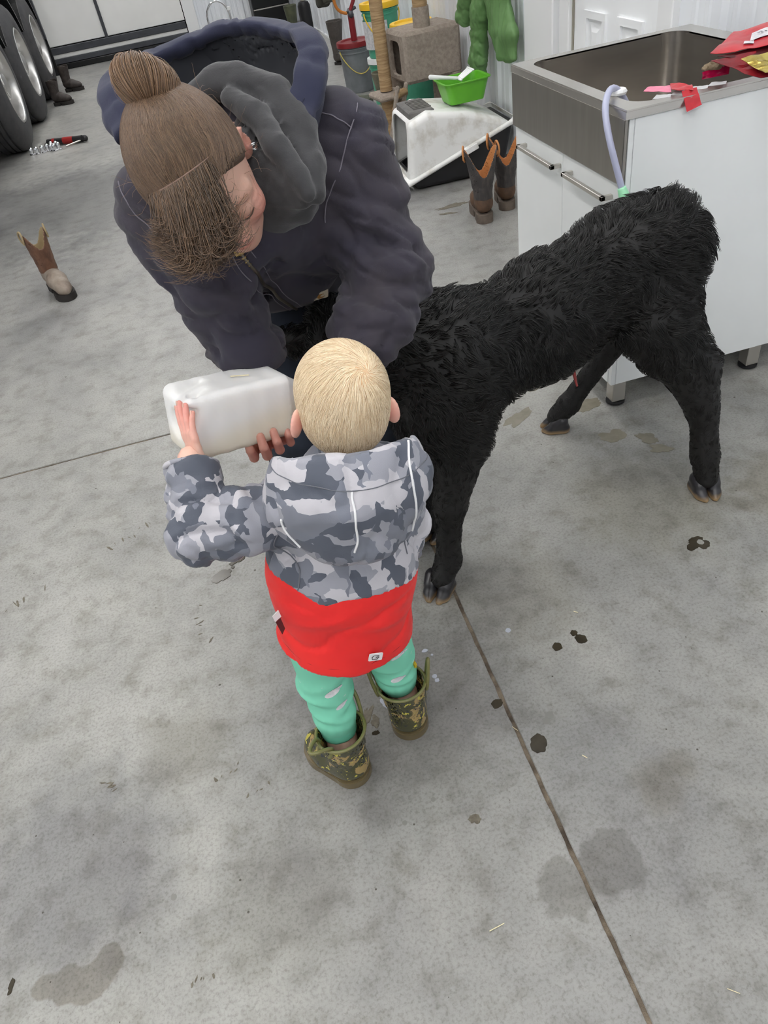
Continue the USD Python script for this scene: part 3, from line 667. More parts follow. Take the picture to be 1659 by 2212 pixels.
boot('cowboy_boot', 'brown cowboy boot with dusty grey foot standing alone on the concrete', (-.995, 4.06, 0), -1.18, M['brownleather'], M['greyvamp'], M['sole_dark'], M['creamlining'], height=.315, notch=.085, length=.29)
M['blackshaft'] = mat('charcoal_stitched_leather', (58, 54, 54), (84, 78, 74), scale=34, rough=.55, bump=.5, bscale=70, lo=.45, hi=.7, vec=(1, 1, .35))
M['rustvamp'] = mat('rust_brown_vamp', (104, 78, 58), (76, 56, 42), scale=18, rough=.65, bump=.3)
M['tanlining'] = mat('tan_lining', (184, 122, 70), rough=.65)
M['greyheel'] = mat('grey_stacked_heel', (110, 98, 88), (90, 80, 72), scale=20, rough=.8)
boot('cowboy_boot', 'charcoal cowboy boot with rust foot, beside the litter box', (1.235, 3.56, 0), 1.40, M['blackshaft'], M['rustvamp'], M['greyheel'], M['tanlining'], height=.345, notch=.12, length=.27, heel=.045, shaft_r=.082, group='pair of charcoal cowboy boots')
boot('cowboy_boot', 'charcoal cowboy boot with rust foot, partly behind the sink cabinet', (1.395, 3.66, 0), 1.30, M['blackshaft'], M['rustvamp'], M['greyheel'], M['tanlining'], height=.345, notch=.12, length=.27, heel=.045, shaft_r=.082, group='pair of charcoal cowboy boots')

# ------------------------------------------------------------------ litter box, tray and scoop
lb = thing('litter_box', 'covered cat litter box with dirty white swooping hood over a black base', 'litter box', (1.055, 4.225, 0), -.02)
LW = .40
def prof_hull(pts, r, w0=0.0, w1=LW): return ball_hull([(x, y, z) for x, z in pts for y in (w0+r, w1-r)], r, 14)
M['dirtywhite'] = mat('dirty_white_plastic', (232, 232, 230), (186, 180, 168), scale=9, rough=.42, detail=6, lo=.5, hi=.75)
base = prof_hull([(.04, .035), (.52, .035), (.03, .09), (.575, .25), (.55, .25)], .03)
rim_z = lambda x: .058+(x+.015)*.335
def wedge(dz, up):
    return mf(T(prism(Polygon([(-1, rim_z(-1)+dz), (1.5, rim_z(1.5)+dz), (1.5, 3 if up else -3), (-1, 3 if up else -3)]), 3.0, -1.5), rx=PI/2))
base = base-wedge(-.004, True)
inner = prof_hull([(.05, .05), (.51, .05), (.04, .12), (.56, .3)], .025, .012, LW-.012)
obj('base', tm(base-inner), M['black'], lb, smooth=40)
hood_pts = [(.01, .06), (.035, .33), (.12, .36), (.34, .325), (.50, .265), (.58, .22), (.575, .2)]
cut_low = wedge(.004, False)
hood = prof_hull(hood_pts, .035, -.012, LW+.012)-cut_low
hin = prof_hull([(x+.004, z-.004) for x, z in hood_pts], .028, -.004, LW+.004)
mouth = ball_hull([(-.1, y, z) for y in (.085, LW-.085) for z in (.14, .30)]+[(.2, y, z) for y in (.085, LW-.085) for z in (.14, .30)], .05, 14)
obj('hood', tm(hood-hin-mouth), M['dirtywhite'], lb, smooth=40)
rim = prof_hull([(-.03, rim_z(-.03)), (.61, rim_z(.61))], .014, -.03, LW+.03)-prof_hull([(.03, rim_z(.03)), (.57, rim_z(.57))], .05, .012-.03, LW-.012+.03)
obj('rim', tm(rim), M['dirtywhite'], lb, smooth=40)
obj('vent', cat_(bx(.025, .17, .05, .35, .352, .398, .006), *[bx(.065, .165, .098+k*.03, .112+k*.03, .397, .403) for k in range(7)]), mat('grey_plastic', (112, 110, 108), (96, 94, 92), scale=30, rough=.6), lb, label='grey ribbed vent on the hood')
for y in (-.042,):
    obj('latch', T(bx(-.05, .05, y-.004, y+.012, -.02, .012, .003), (.33, 0, rim_z(.33)), ry=-.32), M['dirtywhite'], lb)
ty = thing('litter_tray', 'bright green plastic tray standing on the litter box hood', 'tray', (1.435, 4.40, .378), .03)
def tray(L0, W0, L1, W1, H, th=.004):
    o0, o1 = rrect(-L0/2, L0/2, -W0/2, W0/2, .03), rrect(-L1/2, L1/2, -W1/2, W1/2, .035)
    k = 80
    ring = lambda pg, z: np.array([(*pg.exterior.interpolate(t, normalized=True).coords[0], z) for t in np.linspace(0, 1, k, endpoint=False)])
    R = [ring(o0, 0), ring(o1, H), ring(o1.buffer(.012), H), ring(o1.buffer(.012), H+.004), ring(o1.buffer(-th*.2), H+.004), ring(o1.buffer(-th), H), ring(o0.buffer(-th), th)]
    V = np.vstack(R+[[(0, 0, 0)], [(0, 0, th)]]); f = []
    for i in range(len(R)-1):
        for j in range(k):
            j2 = (j+1) % k; f += [(i*k+j, i*k+j2, (i+1)*k+j2), (i*k+j, (i+1)*k+j2, (i+1)*k+j)]
    n0, n1 = len(V)-2, len(V)-1
    for j in range(k): f += [(n0, (j+1) % k, j), (n1, (len(R)-1)*k+j, (len(R)-1)*k+(j+1) % k)]
    return trimesh.Trimesh(V, np.array(f), process=False)
obj('tub', tray(.20, .17, .255, .215, .105), mat('lime_plastic', (104, 186, 48), (92, 170, 42), scale=5, rough=.35, sss=.0), ty, smooth=35)
sc = thing('litter_scoop', 'white slotted plastic scoop lying in the green tray', 'scoop', (1.42, 4.40, .497), .05)
obj('handle', tm(ball_hull([(-.155, .03, .02), (.0, .0, -.012)], [.012, .009], 14)), M['white'], sc, smooth=40)
obj('scoop_head', cat_(*[tm(ball_hull([(.0, y*.6, -.015), (.075, y*.8+.01, .02)], [.004, .004], 8)) for y in np.linspace(-.05, .05, 7)], tm(ball_hull([(.0, -.034, -.015), (.0, .034, -.015)], .008, 8)), tm(ball_hull([(.075, -.034, .02), (.075, .054, .02)], .006, 8))), M['white'], sc, smooth=40)

# ------------------------------------------------------------------ cat tree
ct = thing('cat_tree', 'carpeted cat tree with a box house, rope posts and a small ladder', 'cat tree', (1.285, 5.02, 0), 0)
TY = .12
M['carpet'] = mat('taupe_carpet', (172, 160, 148), (148, 136, 126), scale=45, rough=.95, bump=1.0, bscale=260, bdist=.006)
M['sisal'] = mat('sisal_rope', (184, 156, 118), (150, 122, 88), scale=30, rough=.9, bump=1.0, bscale=60, bdist=.004, vec=(.3, .3, 3.5))
bxm = tm(mf(bx(0, .385, 0, .33, .375, .655, .02))-mf(bx(.02, .365, .02, .31, .395, .635))-ball_hull([(-.1, y, z) for y in (.12, .21) for z in (.45, .57)]+[(.1, y, z) for y in (.12, .21) for z in (.45, .57)], .035, 12))
bxm = T(bxm, rz=TY)
cr, sr = math.cos(TY), math.sin(TY)
W_ = lambda x, y: (x*cr-y*sr, x*sr+y*cr)
obj('house', bxm, M['carpet'], ct, smooth=30, label='taupe carpet box with a cut-out doorway')
for (x, y), z0, z1, r, mt, nm in [(W_(.04, .29), .012, .39, .045, M['carpet'], 'post'), (W_(.34, .04), .012, .39, .045, M['carpet'], 'post'), (W_(.34, .29), .012, .39, .045, M['carpet'], 'post'), (W_(.17, .10), .655, 1.25, .045, M['sisal'], 'rope_post'), (W_(.17, .10), .655, .76, .052, M['carpet'], 'post_collar'), (W_(-.075, .20), .34, 1.3, .04, M['sisal'], 'rope_post'), (W_(-.075, .20), .012, .33, .042, M['sisal'], 'rope_post')]:
    obj(nm, cyl((x, y, z0), (x, y, z1), r, 24), mt, ct, smooth=30)
obj('step', T(bx(-.17, .03, .08, .30, .30, .335, .012), rz=TY), M['carpet'], ct)
obj('base_board', T(bx(-.13, .40, -.02, .36, .001, .03, .008), rz=TY), M['carpet'], ct)
obj('top_perch', T(bx(.05, .40, -.05, .30, 1.25, 1.29, .012), rz=TY), M['carpet'], ct)
l0, l1 = A(-.15, -.035, .03), A(-.05, -.035, .39)
dv = A(.036, .03, 0)
for sgn in (-1, 1): obj('ladder_rail', tm(ball_hull([l0+dv*sgn, l1+dv*sgn], .015, 10)), M['carpet'], ct, smooth=40)
for q in (.16, .42, .68, .9):
    pz = l0+(l1-l0)*q; obj('rung', cyl(pz-dv, pz+dv, .022, 14), M['sisal'], ct, smooth=30)

# ------------------------------------------------------------------ buckets, boots and clothes along the wall
def bucket(name, label, loc, body_m, lid_m, r=.15, h=.37, lid=True, bail=None, extra=None):
    b = thing(name, label, 'bucket', loc)
    obj('pail', lathe([(0, .001), (r*.86, .001), (r*.88, .01), (r*.97, h*.82), (r*1.03, h*.825), (r*1.03, h*.85), (r*.98, h*.855), (r*.985, h*.9), (r*1.05, h*.905), (r*1.05, h*.925), (r, h*.93), (r*1.0, h), (r*.96, h), (r*.84, .02), (0, .02)], 48), body_m, b, smooth=30)
    if lid: obj('lid', lathe([(0, h+.004), (r*.8, h+.004), (r*.86, h+.016), (r*1.07, h+.016), (r*1.09, h+.006), (r*1.09, h-.02), (r*1.05, h-.02), (r*1.04, h-.0005), (0, h-.0005)], 48), lid_m, b, smooth=30)
    if bail: obj('bail', tube(spline([(r*1.03*math.cos(a), r*1.03*math.sin(a), h*.88-dz) for a, dz in bail[1]], 24), .0045, 8), bail[0], b, smooth=True)
    return b
M['bktgrey'] = mat('grey_pail', (120, 124, 128), (106, 110, 114), scale=12, rough=.5)
M['redpaint'] = mat('dark_red_paint', (128, 24, 32), rough=.35)
M['yellow'] = mat('yellow_plastic', (236, 190, 40), rough=.4)
M['teal'] = mat('teal_plastic', (84, 170, 140), (70, 156, 126), scale=10, rough=.4)
M['wirey'] = mat('yellow_wire', (196, 176, 90), rough=.4)
gb = bucket('grease_bucket', 'grey bucket with a dark red lid and hand pump standing by the wall', (1.40, 7.12, 0), M['bktgrey'], M['redpaint'], r=.145, h=.36, bail=(M['wirey'], [(-2.9, 0), (-2.2, .12), (-1.6, .17), (-.9, .12), (-.3, 0)]))
obj('pump_tube', cyl((.0, 0, .37), (.0, 0, .56), .026), M['redpaint'], gb, smooth=30)
obj('pump_joint', cat_(tm(ball_hull([(0, -.02, .555), (0, .02, .58)], .024, 12)), cyl((-.03, 0, .575), (.05, 0, .6), .012)), M['seal'], gb, smooth=30)
obj('pump_lever', tm(ball_hull([(.0, 0, .58), (.16, 0, .86)], [.016, .013], 10)), M['redpaint'], gb, smooth=30)
obj('hose', tube(spline([(-.03, 0, .57), (-.11, -.02, .62), (-.12, -.03, .76), (-.04, 0, .9), (.10, .02, .84), (.22, .03, .62), (.26, .05, .52)], 50), .012, 10), mat('orange_hose', (206, 128, 54), rough=.5), gb, smooth=True, label='orange rubber hose')
tb = bucket('feed_bucket', 'teal bucket at the bottom of the two stacked teal buckets', (1.47, 6.35, 0), M['teal'], M['white'], r=.13, h=.33, lid=True)
tb2 = bucket('feed_bucket', 'upper teal bucket with a yellow lid, stacked on another', (1.47, 6.35, .348), M['teal'], M['yellow'], r=.135, h=.33, bail=(M['yellow'], [(-2.8, 0), (-2.2, .13), (-1.6, .18), (-.9, .12), (-.3, 0)]))
obj('paper_label', lathe([(.1335, .06), (.1385, .24)], 48).slice_plane((0, 0, 0), (-.6, -.8, 0)).slice_plane((0, 0, 0), (-.99, -.1, 0)), M['paper'], tb2, smooth=True, label='white printed label')
bucket('yellow_lid_bucket', 'bucket with a yellow lid behind the cat tree house', (1.53, 5.72, 0), M['teal'], M['yellow'], r=.135, h=.60)
M['greyrubber'] = mat('grey_brown_rubber', (84, 78, 74), (66, 60, 56), scale=14, rough=.6, bump=.3)
M['oliverubber'] = mat('olive_rubber', (84, 88, 64), (62, 66, 52), scale=9, rough=.55)
M['mudolive'] = mat('muddy_olive_rubber', (126, 122, 104), (104, 100, 84), scale=12, rough=.7)
boot('rubber_boot', 'tall grey brown rubber boot left of the grey bucket', (1.475, 8.5, 0), -.9, M['greyrubber'], M['greyrubber'], M['sole_dark'], height=.38, notch=.0, shaft_r=.082, length=.32, heel=.02, straps=False)
boot('rubber_boot', 'olive rubber boot standing farthest back by the black cylinder', (1.34, 10.45, 0), 1.6, M['oliverubber'], M['oliverubber'], M['sole_dark'], height=.38, notch=.0, shaft_r=.08, length=.3, heel=.02, straps=False)
boot('rubber_boot', 'muddy olive rubber boot in front of the stacked teal buckets', (1.36, 5.95, 0), 3.0, M['mudolive'], M['mudolive'], M['sole_dark'], height=.32, notch=.0, shaft_r=.075, length=.3, heel=.02, straps=False)
boot('rubber_boot', 'greenish grey rubber boot beside the cat tree ladder', (1.10, 5.52, 0), 2.8, mat('greenish_grey_rubber', (112, 116, 104), (94, 98, 88), scale=10, rough=.7), M['mudolive'], M['sole_dark'], height=.27, notch=.0, shaft_r=.08, length=.3, heel=.02, straps=False)
ex = thing('gas_cylinder', 'small black cylinder with a pale valve standing against the far wall', 'cylinder', (1.57, 10.9, 0))
obj('tank', lathe([(0, .002), (.07, .002), (.078, .012), (.078, .30), (.06, .34), (.03, .352), (0, .354)], 32), M['black'], ex, smooth=30)
obj('valve', lathe([(0, .352), (.03, .352), (.03, .38), (.045, .385), (.045, .41), (.02, .42), (0, .42)], 20), M['nickel'], ex, smooth=30)
bc = thing('storage_cabinet', 'black storage cabinet standing in the far right corner', 'cabinet', (1.27, 12.05, 0))
obj('body', bx(-.25, .25, -.2, .2, .03, 1.2, .008), M['black'], bc)
obj('drawer', bx(-.24, .24, -.212, -.201, .06, .255, .004), M['blackgloss'], bc); obj('drawer', bx(-.24, .24, -.212, -.201, .275, .5, .004), M['blackgloss'], bc)
obj('trim', bx(-.24, .24, -.207, -.201, .256, .268), M['nickel'], bc, label='bright trim line between the drawers')
obj('plinth', bx(-.23, .23, -.18, .19, .001, .03), M['black'], bc)
hr = thing('tube_rack', 'bent chrome tube stand rising behind the hood in front of the far wall', 'rack', (.515, 11.0, 0))
obj('hoop', tube(spline([(-.14, 0, .015), (-.14, 0, .30), (-.12, 0, .44), (-.03, 0, .515), (.05, 0, .505), (.12, 0, .43), (.14, 0, .30), (.14, 0, .015)], 60), .012, 12), M['chrome'], hr, smooth=True)
obj('foot', cat_(tm(ball_hull([(-.14, -.16, .012), (-.14, .16, .012)], .012, 10)), tm(ball_hull([(.14, -.16, .012), (.14, .16, .012)], .012, 10))), M['seal'], hr, smooth=30)
obj('clip', bx(.12, .17, -.02, .02, .40, .44, .005), M['white'], hr)

# ------------------------------------------------------------------ clothes hanging on the wall
def cloth_fold(t, amp, sx, seed):
    v = t.vertices; return push(t, amp*(np.abs(fbm(v*np.array(sx), 3, seed)-.5)*3-.4))
def cloth_noise(t, amp, sx, seed): 
    v = t.vertices; return push(t, amp*(fbm(v*np.array(sx), 3, seed)-.5)*2)
jk = thing('green_jacket', 'grass green rain jacket hanging on the steel wall above the litter box', 'jacket')
M['green'] = mat('green_jacket_cloth', (104, 142, 88), (86, 122, 70), scale=7, rough=.6, bump=.4, bscale=25, bdist=.006)
f = Field().chain([(1.635, 4.46, 1.0), (1.635, 4.36, .86), (1.635, 4.26, .68), (1.635, 4.23, .58)], [.042, .045, .042, .038], .03, flat=((0, 1, 0), 3.6)).plane((1.62, 4.17, .525), (0, .35, -1))
t = f.mesh(.007); obj('body', cloth_fold(t, .018, (5, 19, 4), 3), M['green'], jk, smooth=True)
f = Field().chain([(1.625, 4.52, .95), (1.62, 4.57, .75), (1.62, 4.63, .52), (1.62, 4.655, .38)], [.045, .048, .047, .042], .03, flat=((0, 1, 0), 1.6)).plane((1.62, 4.65, .385), (0, .1, -1))
t = f.mesh(.006); obj('sleeve', cloth_fold(t, .016, (10, 18, 14), 7), M['green'], jk, smooth=True)
f = Field().chain([(1.635, 4.60, 1.0), (1.62, 4.72, .85), (1.61, 4.81, .7)], [.05, .055, .05], .03, flat=((0, 1, 0), 1.5)).plane((1.62, 4.8, .665), (0, .15, -1))
t = f.mesh(.006); obj('sleeve', cloth_fold(t, .016, (10, 18, 14), 11), M['green'], jk, smooth=True)
f = Field().cone((1.645, 4.40, 1.04), (1.645, 4.56, 1.06), .036, .036, .02)
obj('collar', f.mesh(.008), M['green'], jk, smooth=True)
obj('coat_hook', cat_(cyl((X1-.02, 4.48, 1.16), (X1-.07, 4.48, 1.115), .008), tm(ball_hull([(X1-.07, 4.48, 1.115), (X1-.07, 4.48, 1.14)], .009, 8)), bx(X1-.025, X1-.0165, 4.45, 4.51, 1.11, 1.2)), M['nickel'], label='metal coat hook on the wall holding the green jacket', cat='hook', smooth=30)
dk = thing('dark_garment', 'dark olive garment hanging low on the far wall', 'garment')
f = Field().chain([(1.60, 9.3, .95), (1.59, 9.35, .6), (1.58, 9.5, .43)], [.08, .09, .07], .03, flat=((0, 1, 0), 2.4)).cone((1.59, 9.15, .7), (1.58, 9.08, .36), .07, .055, .03).plane((1.6, 9.5, .395), (0, -.18, -1))
t = f.mesh(.012); obj('garment', cloth_noise(t, .02, (9, 12, 3.5), 5), mat('dark_olive_cloth', (72, 70, 60), (54, 52, 46), scale=8, rough=.85), dk, smooth=True)
obj('coat_hook', cat_(cyl((X1-.02, 9.3, 1.12), (X1-.06, 9.3, 1.10), .008), bx(X1-.025, X1-.0165, 9.27, 9.33, 1.06, 1.16)), M['nickel'], label='metal coat hook holding the dark olive garment', cat='hook', smooth=30)

# ------------------------------------------------------------------ splashes, prints and straw on the floor
M['puddle'] = mat('dark_water', (64, 58, 46), (50, 45, 36), scale=20, rough=.2, spec=.35)
M['damp'] = mat('damp_film', (132, 127, 114), (118, 113, 98), scale=30, rough=.3)
M['drop'] = mat('grey_drop', (126, 125, 121), rough=.3)
M['milk'] = mat('milk_drop', (176, 180, 192), rough=.25)
M['mud'] = mat('mud', (118, 112, 100), (92, 86, 74), scale=60, rough=.8)
M['straw'] = mat('straw', (226, 216, 180), rough=.7)
ZF = .0003
def splash(name, polys, m_, h, label, cat, group=None, kind_=None):
    ms = [dome(p, h, ZF, .0012) for p in polys]; obj(name, cat_(*ms), m_, label=label, cat=cat, group=group, kind=kind_)
B = blob
splash('puddle', [B(.46, .974, .0115, 1)], M['puddle'], .0012, 'small round dark water spot, left of two beside each other right of the joint', 'puddle')
splash('puddle', [B(.520, .975, .0135, 2), B(.512, .997, .009, 3)], M['puddle'], .0012, 'small dark water spot shaped like an hourglass, right of two together', 'puddle')
splash('puddle', [B(.274, .878, .012, 4, (1.1, .9), .4, .6)], M['puddle'], .0012, 'dark notched water spot touching the left side of the floor joint', 'puddle')
splash('puddle', [B(.321, .759, .020, 5, (.85, 1.1), -.5, .3)], M['puddle'], .0014, 'glossy almost black oval puddle just right of the floor joint', 'puddle')
splash('puddle', [B(.927, 1.15, .026, 6, (1.1, 1.0), .3, .8).difference(B(.935, 1.152, .009, 7))], M['puddle'], .001, 'ring-shaped wet splash with a dry middle on the right side of the floor', 'puddle')
splash('puddle', [B(1.035, 1.60, .026, 8, (1.3, .8), -.9, .9), B(1.05, 1.535, .026, 9, (1.4, .75), -.5, .9)], M['damp'], .0008, 'long ragged damp splash between the calf hind hoof and the cabinet leg', 'puddle')
splash('puddle', [B(-.294, 1.522, .026, 10, (1.25, .8), .7, .5), B(-.245, 1.572, .022, 11, (1.4, .5), .5, .8), B(-.262, 1.545, .006, 12)], M['puddle'], .0012, 'brown wet splash below the raised camouflage sleeve of the toddler', 'puddle')
splash('puddle', [B(.14, .648, .0095, 13, (1.1, .9), .3, .7)], M['mud'], .0008, 'small ragged dark spot on bare floor behind the toddler, left of the joint', 'spot')
for k, (x, y, r, s) in enumerate([(.949, 1.654, .03, (1.2, .9)), (.945, 1.84, .045, (1.3, .8)), (.87, 2.03, .04, (1.5, .7)), (.727, 1.87, .045, (1.5, .6))]):
    splash('damp_spot', [B(x, y, r, 30+k, s, .2*k, .6)], M['damp'], .0004, ['faint damp patch left of the long ragged splash', 'faint damp patch between the calf far hind leg and the cabinet leg', 'faint damp patch beyond the far hind leg of the calf, by the cabinet', 'faint damp patch at the toe of the far hind hoof'][k], 'damp patch')
splash('mud_print', [B(1.16, 3.88, .05, 40, (1.7, .5), .1, .7)], M['mud'], .0008, 'long dark mark on the floor in front of the litter box', 'mud mark')
splash('mud_print', [B(1.11, 3.78, .025, 41, (1.6, .5), -.4, .8)], M['mud'], .0008, 'short dark mark on the floor nearer than the long one by the litter box', 'mud mark')
for k, (x, y, r) in enumerate([(.251, .819, .0085), (.369, .813, .009), (.357, .802, .0085), (.007, .684, .005), (.075, .712, .005), (-.221, .671, .005), (-.456, .684, .006)]):
    splash('dried_drop', [B(x, y, r, 50+k, (1, 1), 0, .12)], M['drop'], .0003, ['round dried grey drop left of the floor joint beside the dark puddle', 'dried grey drop, farther one of two touching right of the joint', 'dried grey drop, nearer one of two touching right of the joint', 'tiny dried grey drop on the floor behind the near rubber boot', 'tiny dried grey drop between the near boot and the joint', 'tiny dried grey drop low on the floor left of the boots', 'tiny dried grey drop farthest left on the floor'][k], 'drop')
splash('milk_drop', [B(.372, 1.059, .0065, 60, (1, 1), 0, .1)], M['milk'], .0006, 'bluish milk drop alone on the floor right of the joint', 'drop')
splash('milk_drop', [B(.165, 1.072, .0065, 61, (1.2, .8), 0, .3), B(.178, 1.055, .003, 62)], M['milk'], .0006, 'bluish milk drop farther up beside the far rubber boot handle', 'drop')
splash('milk_drop', [B(.166, .994, .006, 63, (1, 1), 0, .2), B(.168, .982, .005, 64)], M['milk'], .0006, 'pair of joined milk drops right of the far rubber boot', 'drop')
splash('milk_drop', [B(.040, .962, .012, 65, (.7, 1.5), .5, .6)], M['milk'], .0006, 'pale milk smear against the left side of the far rubber boot', 'drop')
def print_marks(x, y, n, step, ang, seed, ln=.010, wd=.0032):
    r = np.random.default_rng(seed); out = []
    for i in range(n):
        out.append(B(x+(i-n/2)*step*math.cos(ang)+r.normal()*step*.35, y+(i-n/2)*step*math.sin(ang)+r.normal()*step*.35, ln*r.uniform(.25, .9), seed*9+i, (1, wd/ln*r.uniform(.7, 1.5)), ang+1.2+r.normal()*.5, .7, 24))
    return out
splash('mud_print', [B(-.012, .945, .02, 70, (.55, 1.3), -.5, 1.0), B(.005, .925, .014, 71, (.8, 1.1), 0, .9)], M['mud'], .0006, 'brown muddy smear on the floor between the two rubber boots', 'mud mark')
splash('mud_print', [B(0, .897, .007, 72, (1.4, .8), 0, .6)], M['puddle'], .0008, 'small dark blob below the muddy smear between the boots', 'spot')
for k, (x, y, n, st_, a, ln) in enumerate([(-.862, 1.663, 6, .022, .5, .02), (-.548, 1.811, 8, .022, .45, .022), (-.361, 1.36, 6, .022, -1.35, .014), (-.588, .963, 5, .009, -.9, .011), (-.323, .913, 5, .012, .3, .008), (-.407, .53, 5, .010, .1, .009), (-.263, .849, 4, .012, .2, .008)]):
    splash('mud_print', print_marks(x, y, n, st_, a, 80+k, ln), M['mud'], .0006, label=['muddy tread print near the left edge of the floor', 'muddy tread print left of the raised camouflage sleeve', 'row of muddy dashes left of the red jacket hem', 'little row of muddy dashes low at the left', 'faint muddy tread marks left of the near rubber boot', 'row of muddy dashes lowest in the picture', 'faint muddy marks just left of the near boot toe'][k], cat='mud mark', kind_='stuff')
splash('mud_print', [B(-.756, .619, .01, 90, (.5, 1.2), -.3, .5)], M['puddle'], .0008, 'dark wet speck in the brown stain at the lower left', 'spot')
for k, (a, b, w_) in enumerate([((.098, .452), (.126, .456), .0018), ((.428, .263), (.442, .252), .0012), ((.284, .812), (.291, .80), .0012), ((.393, .704), (.399, .696), .002), ((.540, 1.056), (.547, 1.05), .002)]):
    a, b = A(*a, .0018), A(*b, .0018)
    obj('straw', tm(ball_hull([a, b], [w_*.55, w_*.45], 6)), M['straw'], label=['short pale straw piece left of the joint near the bottom', 'thin pale straw piece low at the right', 'pale straw bit lying in the floor joint', 'pale husk on the floor below the glossy puddle', 'pale husk on the floor behind the two dark water spots'][k], cat='straw')

# ------------------------------------------------------------------ people: shared helpers
def grad(F, p, e=.0015):
    g = np.stack([F(p+A(*(e*(i == k) for i in range(3))))-F(p-A(*(e*(i == k) for i in range(3)))) for k in range(3)], 1)
    return g/np.maximum(np.linalg.norm(g, axis=1, keepdims=True), 1e-9)
def onto(F, p, lift=0.0, it=3):
    for _ in range(it): p = p-grad(F, p)*(F(p)-lift)[:, None]
    return p
def flow_hair(F, roots, field, length, k, lift0=.0005, lift1=.004, rng=None, jitter=.15):
    """strands that run along the surface of F from the roots, steered by field(points) -> directions"""
    n = len(roots); P = onto(F, roots, lift0); out = [P]; L = np.broadcast_to(length, (n,))/(k-1)
    jit = rng.normal(size=(n, 3))*jitter
    for i in range(1, k):
        d = field(P)+jit; g = grad(F, P); d = d-g*(d*g).sum(1)[:, None]; d /= np.maximum(np.linalg.norm(d, axis=1, keepdims=True), 1e-9)
        P = onto(F, P+d*L[:, None], lift0+(lift1-lift0)*i/(k-1), 2); out.append(P)
    return np.stack(out, 1)
def snap(mesh, pts, off):
    from scipy.spatial import cKDTree
    v = np.asarray(mesh.vertices); nn = np.asarray(mesh.vertex_normals); _, i = cKDTree(v).query(np.asarray(pts, float), k=6)
    q = v[i].mean(1)+unit_rows(nn[i].mean(1))*off
    for _ in range(3):
        if len(q) > 6: q[1:-1] = .5*q[1:-1]+.25*(q[:-2]+q[2:])
    return q
def unit_rows(v): return v/np.maximum(np.linalg.norm(v, axis=1, keepdims=True), 1e-9)
def drape(mesh, poly, c, ex, ey, off, thick=.0008, step=.004, flat=False):
    """a flat outline laid on a surface round the point c, x along ex: real cloth label with thickness"""
    t = prism(poly, thick); t = t.subdivide_to_size(step) if step else t
    v = np.asarray(t.vertices); ez = unit(np.cross(ex, ey)); q = c+v[:, :1]*unit(ex)+v[:, 1:2]*unit(ey)
    from scipy.spatial import cKDTree
    mv = np.asarray(mesh.vertices); mn = np.asarray(mesh.vertex_normals); dd, i = cKDTree(mv).query(q, k=5)
    w = 1/(dd+1e-4); w /= w.sum(1, keepdims=True); s = ((mv[i]-q[:, None])@ez*w).sum(1)
    if flat: s = s*0+np.percentile(s, 97)
    t.vertices = q+ez*(s+off+v[:, 2])[:, None]; return t
def hand_field(wrist, d, n, size=1.0, curl=(.3, .3, .35, .4), spread=.08, thumb=(.7, .5), side=1, k=.006, cj=(1.0, 1.15, .8), fat=1.0):
    """a hand: d along the fingers, n out of the palm, side=+1: thumb on the side d x n; curl: bend of each joint per finger, in radians"""
    w = A(*wrist); d = unit(d); n = unit(np.array(n, float)-d*(np.array(n, float)@d)); s = np.cross(d, n)*side
    f = Field(); S = size
    f.cone(w-d*.03*S, w+d*.01*S, .024*S, .026*S, .01, flat=(n, .75))
    palm = w+d*.045*S
    for q in (-.027, -.009, .009, .027):
        f.cone(w+s*q*.75*S, w+d*.085*S+s*q*S*1.05, .0125*S, .0115*S, .012*S)
    f.ell(w+d*.035*S+s*.022*S+n*.008*S, (.022*S, .018*S, .03*S), k=.012*S)
    tips = []
    for j, (q, ln, r) in enumerate([(.031, .078, .0092), (.0105, .086, .0094), (-.0105, .080, .0090), (-.031, .062, .0080)]):
        p = w+d*(.088-.004*abs(j-1.2))*S+s*q*S; a = 0.0; r *= fat; pts = [p-d*.012*S, p]; rr = [r*S*1.08, r*S*1.05]
        sd = spread*(1.5-j)*.7
        for b, fr in zip(cj, (.46, .31, .23)):
            a += curl[j]*b
            dd = math.cos(a)*(d+s*sd)+math.sin(a)*n
            p = p+unit(dd)*ln*fr*S; pts.append(p); rr.append(r*S*(1-.07*(len(pts)-2)))
        for i in range(len(pts)-1): f.cone(pts[i], pts[i+1], rr[i], rr[i+1], k*S if i == 0 else .002*S)
        tips.append((pts[-1], unit(pts[-1]-pts[-2]), unit(np.cross(np.cross(pts[-1]-pts[-2], n), pts[-1]-pts[-2])), rr[-1]))
    b0 = w+d*.03*S+s*.028*S+n*.006*S
    t1 = unit(d*math.cos(thumb[0])+s*math.sin(thumb[0])+n*.25); b1 = b0+t1*.042*S
    t2 = unit(d*math.cos(thumb[0]*thumb[1])+s*math.sin(thumb[0]*thumb[1])+n*.45); b2 = b1+t2*.032*S; b3 = b2+unit(t2+n*.2)*.022*S
    f.cone(b0, b1, .0145*S, .0115*S, .012*S); f.cone(b1, b2, .0115*S, .0102*S, .003*S); f.cone(b2, b3, .0102*S, .0085*S, .003*S)
    return f, tips
def skin_tint(v, base, warm):
    """vertex colours of skin: base with redder patches where warm(v) is 1"""
    w = np.clip(warm(v), 0, 1)[:, None]; b = np.array(srgb(base[0])); r = np.array(srgb(base[1]))
    return b*(1-w)+r*w

